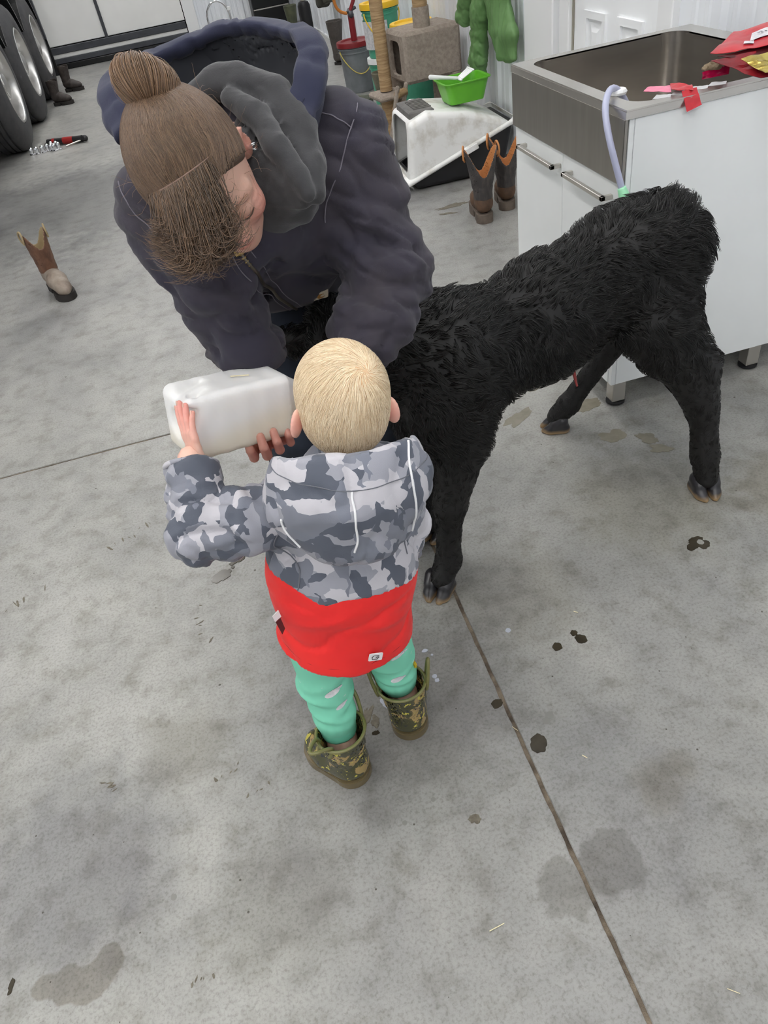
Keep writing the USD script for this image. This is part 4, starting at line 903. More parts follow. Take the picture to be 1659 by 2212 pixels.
# ------------------------------------------------------------------ materials of the toddler
def camo_mat(name, offset):
    n, L = {}, []
    n['tc'] = ('texture_coordinate', {}); n['p'] = ('principled_bsdf', dict(roughness=.62, specular_ior_level=.35, sheen_weight=.08))
    n['nz'] = ('noise_texture', dict(scale=30.0, detail=2.0)); L.append(('tc.object', 'nz.vector'))
    n['ns'] = ('vector_math', dict(math_type='multiply_add', vector2=(.022, .022, .022))); L += [('nz.color', 'ns.vector1'), ('tc.object', 'ns.vector3')]
    n['mp'] = ('mapping', dict(location=offset, rotation=(.1, .15, .4), scale=(.75, .75, 1.5))); L.append(('ns.vector', 'mp.vector'))
    cols = [(186, 184, 190), (150, 151, 160), (152, 153, 162), (118, 122, 134), (84, 89, 101), (120, 123, 134), (190, 188, 194), (86, 91, 103)]
    n['v'] = ('voronoi_texture', dict(metric='manhattan', scale=24.0, randomness=1.0)); L.append(('mp.vector', 'v.vector'))
    n['s'] = ('separate_color', {}); L.append(('v.color', 's.color'))
    n['r'] = ('rgb_ramp', dict(interpolate=False, ramp=[(i/8, srgb(c)) for i, c in enumerate(cols)])); L.append(('s.r', 'r.fac'))
    n['m2'] = ('mapping', dict(location=(3.1+offset[0], 1.7, .3), rotation=(.1, -.6, -.4), scale=(1.5, 1, .8))); L.append(('ns.vector', 'm2.vector'))
    n['v2'] = ('voronoi_texture', dict(metric='chebychev', scale=30.0)); L.append(('m2.vector', 'v2.vector'))
    n['s2'] = ('separate_color', {}); L.append(('v2.color', 's2.color'))
    n['r2'] = ('rgb_ramp', dict(interpolate=False, ramp=[(i/8, srgb(c)) for i, c in enumerate(cols[::-1])])); L.append(('s2.r', 'r2.fac'))
    n['g'] = ('math', dict(math_type='greater_than', value2=.60)); L.append(('s2.g', 'g.value1'))
    n['mx'] = ('mix_color', {}); L += [('g.value', 'mx.fac'), ('r.color', 'mx.a'), ('r2.color', 'mx.b'), ('mx.result', 'p.base_color')]
    n['bn'] = ('noise_texture', dict(scale=900.0, detail=2.0)); n['b'] = ('bump', dict(strength=.25, distance=.0008)); L += [('tc.object', 'bn.vector'), ('bn.fac', 'b.height'), ('b.normal', 'p.normal')]
    usdkit.material(stage, f'/World/Looks/{name}', n, L, surface='p.BSDF'); return f'/World/Looks/{name}'
M['camo'] = camo_mat('grey_camouflage', (0, 0, 0)); M['camo2'] = camo_mat('grey_camouflage_hood', (.7, .2, .41))
M['red'] = mat('red_softshell', (240, 46, 42), (228, 38, 38), scale=6, rough=.6, spec=.35, sheen=.05, bump=.15, bscale=700, bdist=.001)
M['piping'] = mat('white_piping', (232, 232, 234), rough=.4)
M['seam'] = mat('grey_seam', (104, 106, 114), rough=.7)
def spotted(name, base, spots, bump=0):
    n, L = {}, []
    n['tc'] = ('texture_coordinate', {}); n['p'] = ('principled_bsdf', dict(roughness=.75, specular_ior_level=.3, base_color=srgb(base)))
    cur = None
    for i, (sc, vec, off, rad, keep, col) in enumerate(spots):
        n[f'm{i}'] = ('mapping', dict(scale=vec, location=off, rotation=(.4, .3, .6))); n[f'v{i}'] = ('voronoi_texture', dict(scale=sc)); L += [('tc.object', f'm{i}.vector'), (f'm{i}.vector', f'v{i}.vector')]
        n[f's{i}'] = ('separate_color', {}); L.append((f'v{i}.color', f's{i}.color'))
        n[f'k{i}'] = ('math', dict(math_type='greater_than', value2=keep)); n[f'l{i}'] = ('math', dict(math_type='less_than', value2=rad)); n[f'q{i}'] = ('math', dict(math_type='multiply'))
        L += [(f's{i}.r', f'k{i}.value1'), (f'v{i}.distance', f'l{i}.value1'), (f'k{i}.value', f'q{i}.value1'), (f'l{i}.value', f'q{i}.value2')]
        n[f'x{i}'] = ('mix_color', dict(b=srgb(col)))
        if cur: L.append((cur, f'x{i}.a'))
        else: n[f'x{i}'][1]['a'] = srgb(base)
        L.append((f'q{i}.value', f'x{i}.fac')); cur = f'x{i}.result'
    L.append((cur, 'p.base_color'))
    usdkit.material(stage, f'/World/Looks/{name}', n, L, surface='p.BSDF'); return f'/World/Looks/{name}'
M['mint'] = spotted('mint_leggings', (126, 208, 178), [(40., (1, 1, 2), (0, .3, 0), .18, .8, (170, 214, 196))])
M['mintcuff'] = mat('mint_cuff', (112, 202, 172), rough=.75)
def boot_print():
    n, L = {}, []
    n['tc'] = ('texture_coordinate', {}); n['p'] = ('principled_bsdf', dict(roughness=.24, specular_ior_level=.5, coat_weight=.25))
    n['n1'] = ('noise_texture', dict(scale=26., detail=3., distortion=.6)); n['n2'] = ('noise_texture', dict(scale=60., detail=3., distortion=1.2)); n['n3'] = ('noise_texture', dict(scale=85., detail=2., distortion=1.0))
    for k in ('n1', 'n2', 'n3'): L.append(('tc.object', k+'.vector'))
    n['r1'] = ('rgb_ramp', dict(interpolate=False, ramp=[(0, srgb(66, 66, 40)), (.54, srgb(84, 78, 46)), (.575, srgb(160, 136, 86))])); L.append(('n1.fac', 'r1.fac'))
    n['r2'] = ('rgb_ramp', dict(interpolate=False, ramp=[(0, (0, 0, 0)), (.62, (1, 1, 1))])); L.append(('n2.fac', 'r2.fac'))
    n['r3'] = ('rgb_ramp', dict(interpolate=False, ramp=[(0, (0, 0, 0)), (.635, (1, 1, 1))])); L.append(('n3.fac', 'r3.fac'))
    n['a'] = ('mix_color', dict(b=srgb(190, 180, 76))); n['c'] = ('mix_color', dict(b=srgb(38, 44, 52)))
    L += [('r1.color', 'a.a'), ('r2.color', 'a.fac'), ('a.result', 'c.a'), ('r3.color', 'c.fac'), ('c.result', 'p.base_color')]
    usdkit.material(stage, '/World/Looks/camo_rubber', n, L, surface='p.BSDF'); return '/World/Looks/camo_rubber'
M['camorubber'] = boot_print()
M['clearsole'] = mat('amber_sole', (104, 92, 66), rough=.3)
M['oliveloop'] = mat('olive_loop', (112, 110, 64), rough=.3, coat=.3)
M['skin'] = mat('skin', (232, 190, 168), rough=.5, spec=.4, sss=.12, tint=True, bump=.12, bscale=420, bdist=.0008)
M['blond'] = mat('blond_hair', (236, 208, 164), rough=.3, spec=.5, tint=True)
M['blondcap'] = mat('blond_scalp', (226, 190, 152), (214, 178, 138), scale=20, rough=.6)
M['blonddark'] = M['blond']
def hair_tint(rng, n, a, b): return np.array(srgb(a))*(1-(q := rng.beta(1.2, 1.6, n)[:, None]))+np.array(srgb(b))*q
M['eyewhite'] = mat('eye_white', (228, 226, 222), rough=.15); M['iris'] = mat('eye_iris', (74, 92, 110), rough=.1)
M['nail'] = mat('nail', (222, 176, 160), rough=.3)

# ------------------------------------------------------------------ the toddler
tod = thing('person', 'blond toddler in a camouflage and red jacket seen from behind, steadying the milk bottle', 'person', group=None)
BU = unit((.17, .02, .985)); BR = unit((.985, 0, -.17)); BF = np.cross(BU, BR)       # up, right, forward
# body: one surface from the head to the toes
HC = A(.0835, .900, .846)
HF = frame((-.10, .97, -.16), BU+A(0, .06, 0))                       # rows: face forward, left, up
H = lambda f, l, u: HC+HF[0]*f+HF[1]*l+HF[2]*u
hd = Field()
hd.ell(H(0, 0, .010), (.075, .0635, .068), HF, .01).ell(H(.028, 0, -.035), (.050, .050, .055), HF, .03).ell(H(.045, 0, -.058), (.030, .030, .022), HF, .02)
hd.ell(H(.058, .030, -.030), (.016, .018, .018), HF, .02).ell(H(.058, -.030, -.030), (.016, .018, .018), HF, .02)      # cheeks
hd.ell(H(.082, 0, -.022), (.010, .009, .009), HF, .010).cone(H(.078, 0, .0), H(.082, 0, -.018), .006, .008, .01)       # nose
hd.ell(H(.075, 0, .018), (.010, .042, .008), HF, .015)                                                              # brow
for s in (1, -1): hd.ell(H(.082, .024*s, .0), (.012, .014, .010), HF, .006, '-')
hd.ell(H(.074, 0, -.045), (.009, .016, .004), HF, .005).ell(H(.073, 0, -.052), (.009, .013, .0045), HF, .004)
hd.cone(H(-.012, 0, -.04), A(.066, .876, .765), .034, .036, .02).cone(A(.066, .876, .765), A(.06, .88, .72), .036, .05, .02)
for s in (1, -1):
    e = H(-.004, .067*s, -.028); er = HF[1]*s*.62-HF[0]*.55+HF[2]*.15; er = unit(er)
    EF = np.array([unit(np.cross(HF[2], er)), er, HF[2]])
    hd.ell(e+er*.006, (.006, .0135, .021), EF, .006).ell(e+er*.008+EF[0]*(-.006 if EF[0]@HF[0] < 0 else .006), (.006, .009, .014), EF, .003, '-')
head_t = hd.mesh(.0026)
core = Field().chain([A(.06, .88, .72), A(.035, .875, .62), A(.0, .87, .46)], [.06, .072, .072], .03, flat=(BR, 1.15))
sh_l, el_l, wr_l = A(-.030, .865, .702), A(-.172, .838, .716), A(-.156, .930, .792)
sh_r, el_r, wr_r = A(.118, .87, .70), A(.140, .895, .585), A(.136, .935, .48)
core.chain([A(.0, .87, .72), sh_l, el_l, wr_l], [.03, .032, .025, .019], .02).chain([A(.10, .87, .72), sh_r, el_r, wr_r], [.03, .032, .025, .019], .02)
hips = [(A(-.056, .87, .42), A(-.066, .872, .27), A(-.070, .842, .10)), (A(.048, .88, .42), A(.066, .905, .27), A(.077, .905, .10))]
for a, b_, c_ in hips: core.chain([A(0, .87, .46), a, b_, c_], [.06, .05, .038, .027], .03)
for (a, b_, c_), toe in zip(hips, (A(-.6, .8, 0), A(.25, .97, 0))):
    core.chain([c_, A(c_[0], c_[1], .055)+toe*.01, A(c_[0], c_[1], .035)+toe*.075], [.027, .028, .02], .02)
core_t = core.mesh(.008)
hl, tips_l = hand_field(A(-.146, .934, .780), unit(A(-.03, .42, .91)), A(.86, .40, -.20), .52, (.06, .05, .08, .14), .15, (1.05, .8), side=1, fat=1.22)
hr_, tips_r = hand_field(wr_r, unit(A(-.05, .75, -.65)), A(-.8, .1, -.5), .6, (.4, .45, .45, .5), .05, side=-1)
hl_t, hr_t = hl.mesh(.0018), hr_.mesh(.0024)
bt = cat_(head_t, core_t, hl_t, hr_t)
v = np.asarray(bt.vertices)
def warm_t(v):
    w = np.zeros(len(v))
    for s in (1, -1): w = np.maximum(w, np.exp(-(np.linalg.norm(v-H(-.004, .078*s, -.028), axis=1)/.022)**2)*.9)
    for c_, r_ in ((H(.07, .03, -.03), .022), (H(.07, -.03, -.03), .022), (H(.08, 0, -.048), .014), (wr_l+A(.02, .05, .08), .075), (wr_r+A(0, .05, -.05), .06)): w = np.maximum(w, np.exp(-(np.linalg.norm(v-c_, axis=1)/r_)**2)*.9)
    return w
obj('body', bt, M['skin'], tod, col=skin_tint(v, ((234, 196, 176), (232, 148, 140)), warm_t))
for s in (1, -1):
    ey = obj('eye', trimesh.creation.icosphere(2, .0095).apply_translation(H(.0665, .024*s, .0)), M['eyewhite'], tod, smooth=True)
    obj('iris', trimesh.creation.icosphere(2, .0052).apply_translation(H(.0722, .0238*s, -.001)), M['iris'], ey, smooth=True)
def nails(tips, parent, r=1.0):
    for p, d, up, rr in tips:
        Rm = np.array([d, np.cross(-up, d), -up]); q = trimesh.creation.icosphere(2, 1.0)
        q.vertices = (np.asarray(q.vertices)*A(rr*.95, rr*.68, rr*.24))@Rm+p-up*rr*.80+d*rr*.05; obj('nail', q, M['nail'], parent, smooth=True)
nails(tips_l, tod)
# hair
rng = np.random.default_rng(5)
skull = Field().ell(H(0, 0, .010), (.0745, .0635, .0675), HF, .01).ell(H(-.012, 0, -.035), (.052, .052, .045), HF, .03)
capf = Field().ell(H(0, 0, .010), (.0775, .0660, .0705), HF, .01).ell(H(-.012, 0, -.035), (.054, .0535, .046), HF, .03)
capf.plane(H(.058, 0, .005), HF[0]-HF[2]*.75, .006).plane(H(-.03, 0, -.086), -HF[2]*.9+HF[0]*.75, .004)
cap_t = capf.mesh(.003)
hr = obj('hair', cap_t, M['blondcap'], tod, smooth=True, label='fine straight blond hair')
whorl = onto(skull, np.array([H(-.058, -.020, .052)]))[0]
def pick(n, F, ok):
    d = rng.normal(size=(n, 3)); d /= np.linalg.norm(d, axis=1, keepdims=True); p = onto(F, HC+d*.08, 0, 4); return p[ok(p)]
loc = lambda p: (p-HC)@HF.T
okc = lambda p: (lambda q: (q[:, 2] > -.052+.9*np.maximum(q[:, 0], -.01)+.02*(q[:, 0] > 0)) & (q[:, 0]-.75*q[:, 2] < .052))(loc(p))
roots = pick(16000, capf, okc)
def tfield(P):
    d = P-whorl; r = np.linalg.norm(d, axis=1, keepdims=True); d = d/np.maximum(r, 1e-6); g = grad(capf, P)
    sw = np.cross(g, d)
    return d+.75*sw*np.exp(-r/.045)+A(0, 0, -.5)*np.clip(r/.10, 0, 1)-HF[2]*.25+.12*np.stack([np.sin(P[:, 2]*160+P[:, 0]*90), np.sin(P[:, 0]*140), 0*r[:, 0]], 1)
q = loc(roots); Ls = np.where(q[:, 2] < -.03, .018, .046)*rng.uniform(.75, 1.2, len(roots))
S = flow_hair(capf, roots, tfield, Ls, 7, .0003, .0028, rng, .12)
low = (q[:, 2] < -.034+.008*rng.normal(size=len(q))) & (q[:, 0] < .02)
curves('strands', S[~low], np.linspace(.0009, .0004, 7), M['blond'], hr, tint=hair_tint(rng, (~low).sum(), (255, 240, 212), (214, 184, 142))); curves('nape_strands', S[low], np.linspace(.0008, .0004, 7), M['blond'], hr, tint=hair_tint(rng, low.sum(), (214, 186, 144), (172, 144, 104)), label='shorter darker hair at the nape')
# jacket: camouflage top over a red lower half
def torso_field(grow=0.0):
    f = Field()
    f.cone(A(-.004, .868, .385), A(.022, .872, .55), .116+grow, .103+grow, .02, flat=(BR, 1.06)).cone(A(.020, .872, .55), A(.048, .872, .68), .102+grow, .078+grow, .04, flat=(BR, 1.22)).cone(A(.052, .872, .69), A(.064, .876, .755), .07+grow, .048+grow, .04)
    return f
bzx = np.linspace(-.14, .16, 61); bzz = np.convolve(np.pad(np.interp(bzx, [-.14, -.10, -.062, -.026, .012, .085, .13, .16], [.60, .602, .600, .569, .577, .558, .532, .52]), 2, mode='edge'), np.ones(5)/5, 'valid')
bz = lambda p: np.interp(p[:, 0], bzx, bzz)
up_f = torso_field(.002)
up_f.func(lambda p: (bz(p)-p[:, 2])*.9, .004, '&')
up_f.chain([A(.02, .87, .695), sh_l, el_l*.55+sh_l*.45, el_l], [.05, .049, .045, .042], .035).chain([el_l, wr_l*.75+el_l*.25, wr_l-unit(wr_l-el_l)*.012], [.042, .038, .034], .010)
up_f.plane(wr_l-unit(wr_l-el_l)*.010, wr_l-el_l, .004)
up_f.chain([A(.10, .87, .69), sh_r, el_r], [.05, .047, .043], .035).chain([el_r, wr_r-unit(wr_r-el_r)*.012], [.043, .035], .012)
t = up_f.mesh(.005)
fl1 = limb_folds(t, sh_l, el_l, [(.15, 1.2, .02, .005, .014, 1.2), (.45, -1.5, -.02, .006, .013, 1.0), (.62, .3, .03, .005, .011, 1.1), (.8, 2.4, .02, .006, .012, 1.1), (.92, -.6, -.02, .006, .010, 1.2), (.3, -2.6, .03, .005, .012, .9)], .07)
fl2 = limb_folds(t, el_l, wr_l, [(.08, .5, .02, .007, .011, 1.5), (.25, 2.0, -.02, .006, .010, 1.3), (.42, -1.0, .02, .006, .010, 1.4), (.6, 1.2, -.015, .006, .010, 1.4), (.78, -2.2, .02, .005, .009, 1.3), (.9, .4, 0, .004, .008, 2.0)], .06)
fl3 = limb_folds(t, sh_r, wr_r, [(.2, 1.5, .02, .005, .012, 1.2), (.4, -1., -.02, .006, .012, 1.4), (.55, .5, .02, .006, .011, 1.4), (.7, 2.2, -.02, .005, .010, 1.4), (.85, -.5, .01, .005, .009, 1.8)], .065)
v = np.asarray(t.vertices)
wr = .0045*(np.abs(fbm(np.c_[v[:, 0]*11, v[:, 1]*11, v[:, 2]*17], 3, 4)-.5)*4-.5)
wk = limb_wrinkle(t, sh_l, el_l, .006, 20, .5, 61, .08, .03, .07)+limb_wrinkle(t, el_l, wr_l, .006, 24, .5, 62, .07, .02, .07)+limb_wrinkle(t, sh_r, wr_r, .006, 20, .5, 63, .075, .03, .07)
edge = np.clip((v[:, 2]-bz(v)-.006)/.03, 0, 1)
t = push(t, .7*(fl1+fl2+fl3)+wk+edge*.003*creases(v, (9, 9, 15), 4))
camo_t = t
jt = obj('jacket', t, M['camo'], tod, smooth=True, label='grey camouflage winter jacket top')
for nm, pts in (('seam', [(-.052, .80, .735), (-.062, .775, .69), (-.063, .775, .64), (-.058, .79, .60)]), ('seam', [(.142, .80, .70), (.15, .79, .65), (.148, .79, .6)])):
    obj(nm, tube(snap(t, spline(pts, 24), .0006), .0011, 6), M['seam'], jt, smooth=True)
lf = torso_field(.0005)
lf.func(lambda p: (p[:, 2]-bz(p)-.010)*.9, .003, '&').func(lambda p: (.402-.17*(p[:, 0]+.01)+.03*(p[:, 1]-.87)-p[:, 2])*.95, .006, '&')
hollow = Field().cone(A(-.006, .868, .34), A(-.002, .868, .42), .108, .07, .01, flat=(BR, 1.06))
lf.func(lambda p: hollow(p), .004, '-')
t = lf.mesh(.005); v = np.asarray(t.vertices)
w1 = .005*(np.abs(fbm(np.c_[v[:, 0]*8+v[:, 2]*5, v[:, 1]*8, v[:, 2]*13-v[:, 0]*6], 3, 9)-.5)*4-.5)
arc = .006*np.exp(-(((v[:, 2]-.50+.45*(v[:, 0]-.05))/.012)**2))*np.exp(-((v[:, 0]-.06)/.05)**2)*(v[:, 1] < .87)+.004*np.exp(-(((v[:, 2]-.53-.3*(v[:, 0]+.05))/.010)**2))*np.exp(-((v[:, 0]+.03)/.05)**2)*(v[:, 1] < .87)
edge = np.clip((bz(v)-v[:, 2]-.004)/.03, 0, 1)
t = push(t, edge*(.5*w1+arc+.0035*creases(np.c_[v[:, 0]*7+v[:, 2]*5, v[:, 1]*7, v[:, 2]*11-v[:, 0]*4], 1.0, 9))); red_t = t
rd = obj('jacket_skirt', t, M['red'], tod, smooth=True, label='bright red lower half of the jacket')
hemp = lambda off: [A(-.002+.121*math.cos(a), .868+.114*math.sin(a), 0)+A(0, 0, .402-.17*(.008+.121*math.cos(a))+.03*.114*math.sin(a)+off) for a in np.linspace(0, 2*PI, 60)]
obj('hem_stitch', tube(snap(t, hemp(.024), .0002), .0010, 6), mat('red_stitch', (172, 26, 28), rough=.7), rd, smooth=True)
badge = affinity.scale(sbox(-.0085, -.0085, .0085, .0085).buffer(.003, 8), 1, 1)
cb = snap(red_t, [(.035, .761, .438)], 0)[0]
bd = obj('badge', drape(red_t, badge, cb, A(.98, -.12, -.12), A(.22, -.18, .96), .0004, .0012, flat=True), M['piping'], rd, label='white rounded square logo patch')
gl = LineString([(.0048, .0052), (-.003, .0055), (-.0062, .001), (-.005, -.0055), (.003, -.0058), (.0052, -.001), (.0052, .0008), (.0008, .0008)]).buffer(.0006).union(LineString([(.0008, .0008), (.0008, -.0012)]).buffer(.0005))
obj('logo', drape(red_t, gl, cb, A(.98, -.12, -.12), A(.22, -.18, .96), .0042, .0006, None, True), mat('logo_dark', (70, 66, 66), rough=.5), bd)
cs = snap(red_t, [(-.118, .81, .53)], 0)[0]
obj('side_tag', cat_(sheet([tuple(cs+A(-.001, -.004, .012)), tuple(cs+A(-.013, -.008, .006)), tuple(cs+A(-.012, -.008, -.008)), tuple(cs+A(-.0, -.004, -.004))], 6, 6, .001, 2)), M['piping'], rd, label='small white side label')
obj('side_tag', cat_(sheet([tuple(cs+A(-.002, -.004, -.006)), tuple(cs+A(-.011, -.008, -.010)), tuple(cs+A(-.008, -.008, -.042)), tuple(cs+A(-.001, -.004, -.034))], 6, 6, .001, 3)), mat('maroon_tag', (88, 28, 34), rough=.5), rd, label='small maroon side label')
# hood hanging on the back
hf = Field()
hf.ell((.060, .800, .785), (.112, .072, .094), np.array([BR, BF, BU]), .01).cone((.05, .765, .76), (.052, .745, .708), .060, .032, .05, flat=(BR, 1.35)).cone((-.02, .80, .75), (.01, .765, .715), .045, .03, .04).cone((.125, .79, .75), (.09, .76, .715), .042, .03, .04)
rimplane = (A(.075, .77, .845), unit(A(.12, .42, .90)))
hf.plane(*rimplane, .006)
hin = Field().ell((.066, .835, .82), (.096, .068, .080), np.array([BR, BF, BU]), .01)
hf.func(lambda p: hin(p), .004, '-')
t = hf.mesh(.0045); v = np.asarray(t.vertices)
w1 = .0045*(np.abs(fbm(np.c_[v[:, 0]*16, v[:, 1]*12, v[:, 2]*10+v[:, 0]*5], 3, 19)-.5)*4-.5)
t = push(t, .4*w1+.0035*creases(v, (14, 12, 9), 23)); hood_t = t
hd_ = obj('hood', t, M['camo2'], tod, smooth=True, label='grey camouflage hood hanging on the back')
for pts in ([(.054, .724, .816), (.051, .714, .797), (.048, .705, .778), (.046, .706, .75), (.036, .715, .722)], [(.150, .777, .835), (.136, .738, .793), (.134, .733, .74), (.128, .745, .70)], [(-.030, .755, .78), (-.034, .752, .755), (-.022, .75, .73)]):
    obj('piping', tube(snap(t, spline(pts, 26), .0012), .0017, 8), M['piping'], hd_, smooth=True, label='white reflective piping')
band = [A(.070, .79, .822)+BR*.118*math.cos(a)+BF*.085*math.sin(a)+A(0, 0, .0) for a in np.linspace(PI*1.0, PI*2.0, 40)]
obj('hood_stitch', tube(snap(t, band, .0004), .0008, 6), M['seam'], hd_, smooth=True)
cw = wr_l-unit(wr_l-el_l)*.012; ca = unit(wr_l-el_l)
u1 = unit(np.cross(ca, (1, 0, 0))); u2 = np.cross(ca, u1)
obj('cuff', tube([cw+(.0375+.001*math.sin(3*a))*(u1*math.cos(a)+u2*math.sin(a)) for a in np.linspace(0, 2*PI, 40)], .0042, 8), M['camo2'], jt, smooth=True)
# leggings
for i, (a, b_, c_) in enumerate(hips):
    f = Field().chain([a, b_, b_*.45+c_*.55], [.058, .047, .042], .02).cone(b_*.45+c_*.55, c_*.8+b_*.2, .041, .036, .01)
    f.plane(c_*.78+b_*.22, c_-b_, .004)
    t = f.mesh(.005)
    fo = limb_folds(t, a, c_, [(.35, 0, .012, .004, .012, 1.6), (.48, 2.0, -.012, .005, .010, 1.5), (.58, -1.2, .012, .005, .010, 1.6), (.68, .8, -.01, .004, .009, 1.7)], .08)
    tl_ = push(t, fo); lg = obj('leggings', tl_, M['mint'], tod, smooth=True, label='mint green leggings with white and yellow print')
    cf = Field().cone(b_*.42+c_*.58, c_*.86+b_*.14, .0395, .036, .01).plane(c_*.86+b_*.14, c_-b_, .003).plane(b_*.42+c_*.58, b_-c_, .003)
    leaf = affinity.scale(Point(0, 0).buffer(.011), 1.75, .85).union(affinity.scale(Point(.016, .001).buffer(.006), 1.8, .55))
    for k, (q, ex, ey, s_) in enumerate([((-.058, .83, .285), (1, 0, .3), (-.2, 0, 1), .85), ((-.052, .83, .238), (.95, 0, .4), (-.3, 0, 1), .6)] if i == 0 else [((.075, .86, .30), (1, 0, .3), (-.2, 0, 1), .8), ((.068, .86, .215), (1, 0, .2), (-.2, 0, 1), .7)]):
        obj('print', drape(tl_, affinity.scale(leaf, s_, s_, origin=(0, 0)), snap(tl_, [q], 0)[0], A(*ex), A(*ey), .0006, .0004), M['paper'], lg, label='white printed leaf shape')
    if i == 0: obj('ankle_cuff', cf.mesh(.0045), M['mintcuff'], lg, smooth=True)
    else:
        cy = snap(push(t, fo), [(.105, .895, .215)], 0)[0]
        obj('print', drape(t, affinity.scale(Point(0, 0).buffer(.013), 1, 1.25), cy, A(.7, -.7, 0), A(0, 0, 1), .003, .0006), M['yellow'], lg, label='yellow printed dot')
# rubber boots
for i, (c_, toe) in enumerate(zip((A(-.068, .826, 0), A(.078, .893, 0)), (unit(A(-.62, .78, 0)), unit(A(.20, .98, 0))))):
    ang = math.atan2(toe[1], toe[0]); Rz = lambda p: c_+A(p[0]*toe[0]-p[1]*toe[1], p[0]*toe[1]+p[1]*toe[0], p[2])
    f = Field()
    f.cone(Rz((-.002, 0, .045)), Rz((.045, 0, .043)), .036, .036, .02).cone(Rz((.045, 0, .040)), Rz((.085, 0, .034)), .038, .033, .03)
    f.cone(Rz((.0, 0, .05)), Rz((-.004, 0, .172)), .037, .051, .02)
    f.plane(Rz((0, 0, .012)), (0, 0, -1), .004)
    tilt = unit(A(0, 0, 1)+toe*.12); topc = Rz((-.004, 0, .162)); f.plane(topc, tilt, .003)
    hole = Field().cone(Rz((-.002, 0, .06)), Rz((-.004, 0, .20)), .033, .052, .01); f.func(lambda p: hole(p), .002, '-')
    t = f.mesh(.0038)
    b = obj('rubber_boot', t, M['camorubber'], tod, smooth=True, label='olive camouflage rubber boot printed with vehicles')
    sole = union_all([Point(0, 0).buffer(.038), affinity.scale(Point(.070, 0).buffer(.040), 1.3, 1), Polygon([(0, -.037), (.07, -.039), (.07, .039), (0, .037)])]).buffer(.0025)
    sp = affinity.translate(affinity.rotate(sole, math.degrees(ang), origin=(0, 0)), c_[0], c_[1])
    obj('sole', cat_(prism(sp, .019, .0006), prism(sp.buffer(-.002), .021, .0006)), M['clearsole'], b)
    for s in (1, -1):
        up_ = .068 if not (i == 0 and s == 1) else .03
        pts = [Rz((.014, s*.050, .142)), Rz((.017, s*.056, .175)), Rz((.004, s*(.062 if up_ > .04 else .075), .148+up_)), Rz((-.012, s*.056, .175)), Rz((-.014, s*.050, .142))]
        sm = spline(pts, 24); obj('handle', cat_(tube(sm, .0040, 8)), M['oliveloop'], b, smooth=True, label='olive pull loop')
    ring = [topc+.0500*(unit(np.cross(tilt, A(*toe)))*math.cos(a)+unit(np.cross(tilt, np.cross(tilt, A(*toe))))*math.sin(a)) for a in np.linspace(0, 2*PI, 40)]
    obj('rim', tube(ring, .0034, 8), M['oliveloop'], b, smooth=True)

# ------------------------------------------------------------------ the milk bottle
BB, BE = A(-.168, 1.003, .812), A(.030, 1.083, .764)
ba = unit(BE-BB); bl = np.linalg.norm(BE-BB)
b1 = unit(np.cross(ba, (0, 0, 1))); b2 = np.cross(b1, ba); ro = math.radians(6)
e1 = b1*math.cos(ro)+b2*math.sin(ro); e2 = -b1*math.sin(ro)+b2*math.cos(ro)
def bp(t, x, y): return BB+ba*t+e1*x+e2*y
f = Field()
def body(p):
    q = p-BB; t = q@ba; x = np.abs(q@e1); y = np.abs(q@e2); w = .0515
    w_ = w-np.clip(t-(bl-.045), 0, .06)*.75-.0004*(np.sin(t*180)*(t > .03)*(t < bl-.05))
    dx, dy = x-(w_-.013), y-(w_-.013)
    d2 = np.hypot(np.maximum(dx, 0), np.maximum(dy, 0))+np.minimum(np.maximum(dx, dy), 0)-.013
    dt = np.maximum(-t, t-bl); r = .016
    a, b_ = d2+r, dt+r
    return np.hypot(np.maximum(a, 0), np.maximum(b_, 0))+np.minimum(np.maximum(a, b_), 0)-r
f.func(body, 0, lo=np.minimum(BB, BE)-.085, hi=np.maximum(BB, BE)+.085)
f.cone(BE-ba*.02, BE+ba*.016, .024, .019, .012)
f.ell(BB-ba*.008, (.032, .022, .022), np.array([ba, e1, e2]), .01, '-')
f.cone(bp(.0, .05, .01), bp(.035, .02, .058), .006, .004, .02, mode='-').cone(bp(.0, .01, .053), bp(.05, -.02, .056), .005, .003, .02, mode='-')
t = f.mesh(.0032)
def milk_level(n, L):       # clear-white plastic above the milk, creamy milk showing through below its level
    n['g'] = ('geometry', {}); n['xyz'] = ('separate_xyz', {}); n['lv'] = ('map_range', dict(range_type='smoothstep', from_min=.765, from_max=.812, clamp=True))
    n['mk'] = ('mix_color', dict(a=srgb(228, 221, 204), b=srgb(233, 233, 232)))
    L[:] = [l for l in L if l[1] != 'p.base_color']+[('g.position', 'xyz.vector'), ('xyz.z', 'lv.value'), ('lv.result', 'mk.fac'), ('mk.result', 'p.base_color')]
M['milkplastic'] = mat('milky_plastic', (232, 230, 224), (222, 219, 210), scale=8, rough=.36, sss=.3, sssr=(1, .95, .85), extra=milk_level)
mb = thing('milk_bottle', 'big square white plastic calf bottle of milk held level behind the blond head', 'bottle')
obj('body', t, M['milkplastic'], mb, smooth=True)
obj('cap', cat_(tube([BE+ba*.008, BE+ba*.018, BE+ba*.030], [.024, .024, .023], 28)), mat('red_cap', (170, 30, 30), rough=.4), mb, smooth=35)
NIP = BE+ba*.078+A(.006, .0, -.012)
obj('nipple', tube(spline([BE+ba*.03, BE+ba*.045, BE+ba*.062+A(.003, 0, -.006), NIP], 14), np.interp(np.linspace(0, 1, 14), [0, .15, .5, 1], [.016, .012, .0095, .011]), 18), mat('red_nipple', (150, 40, 36), rough=.4), mb, smooth=True)
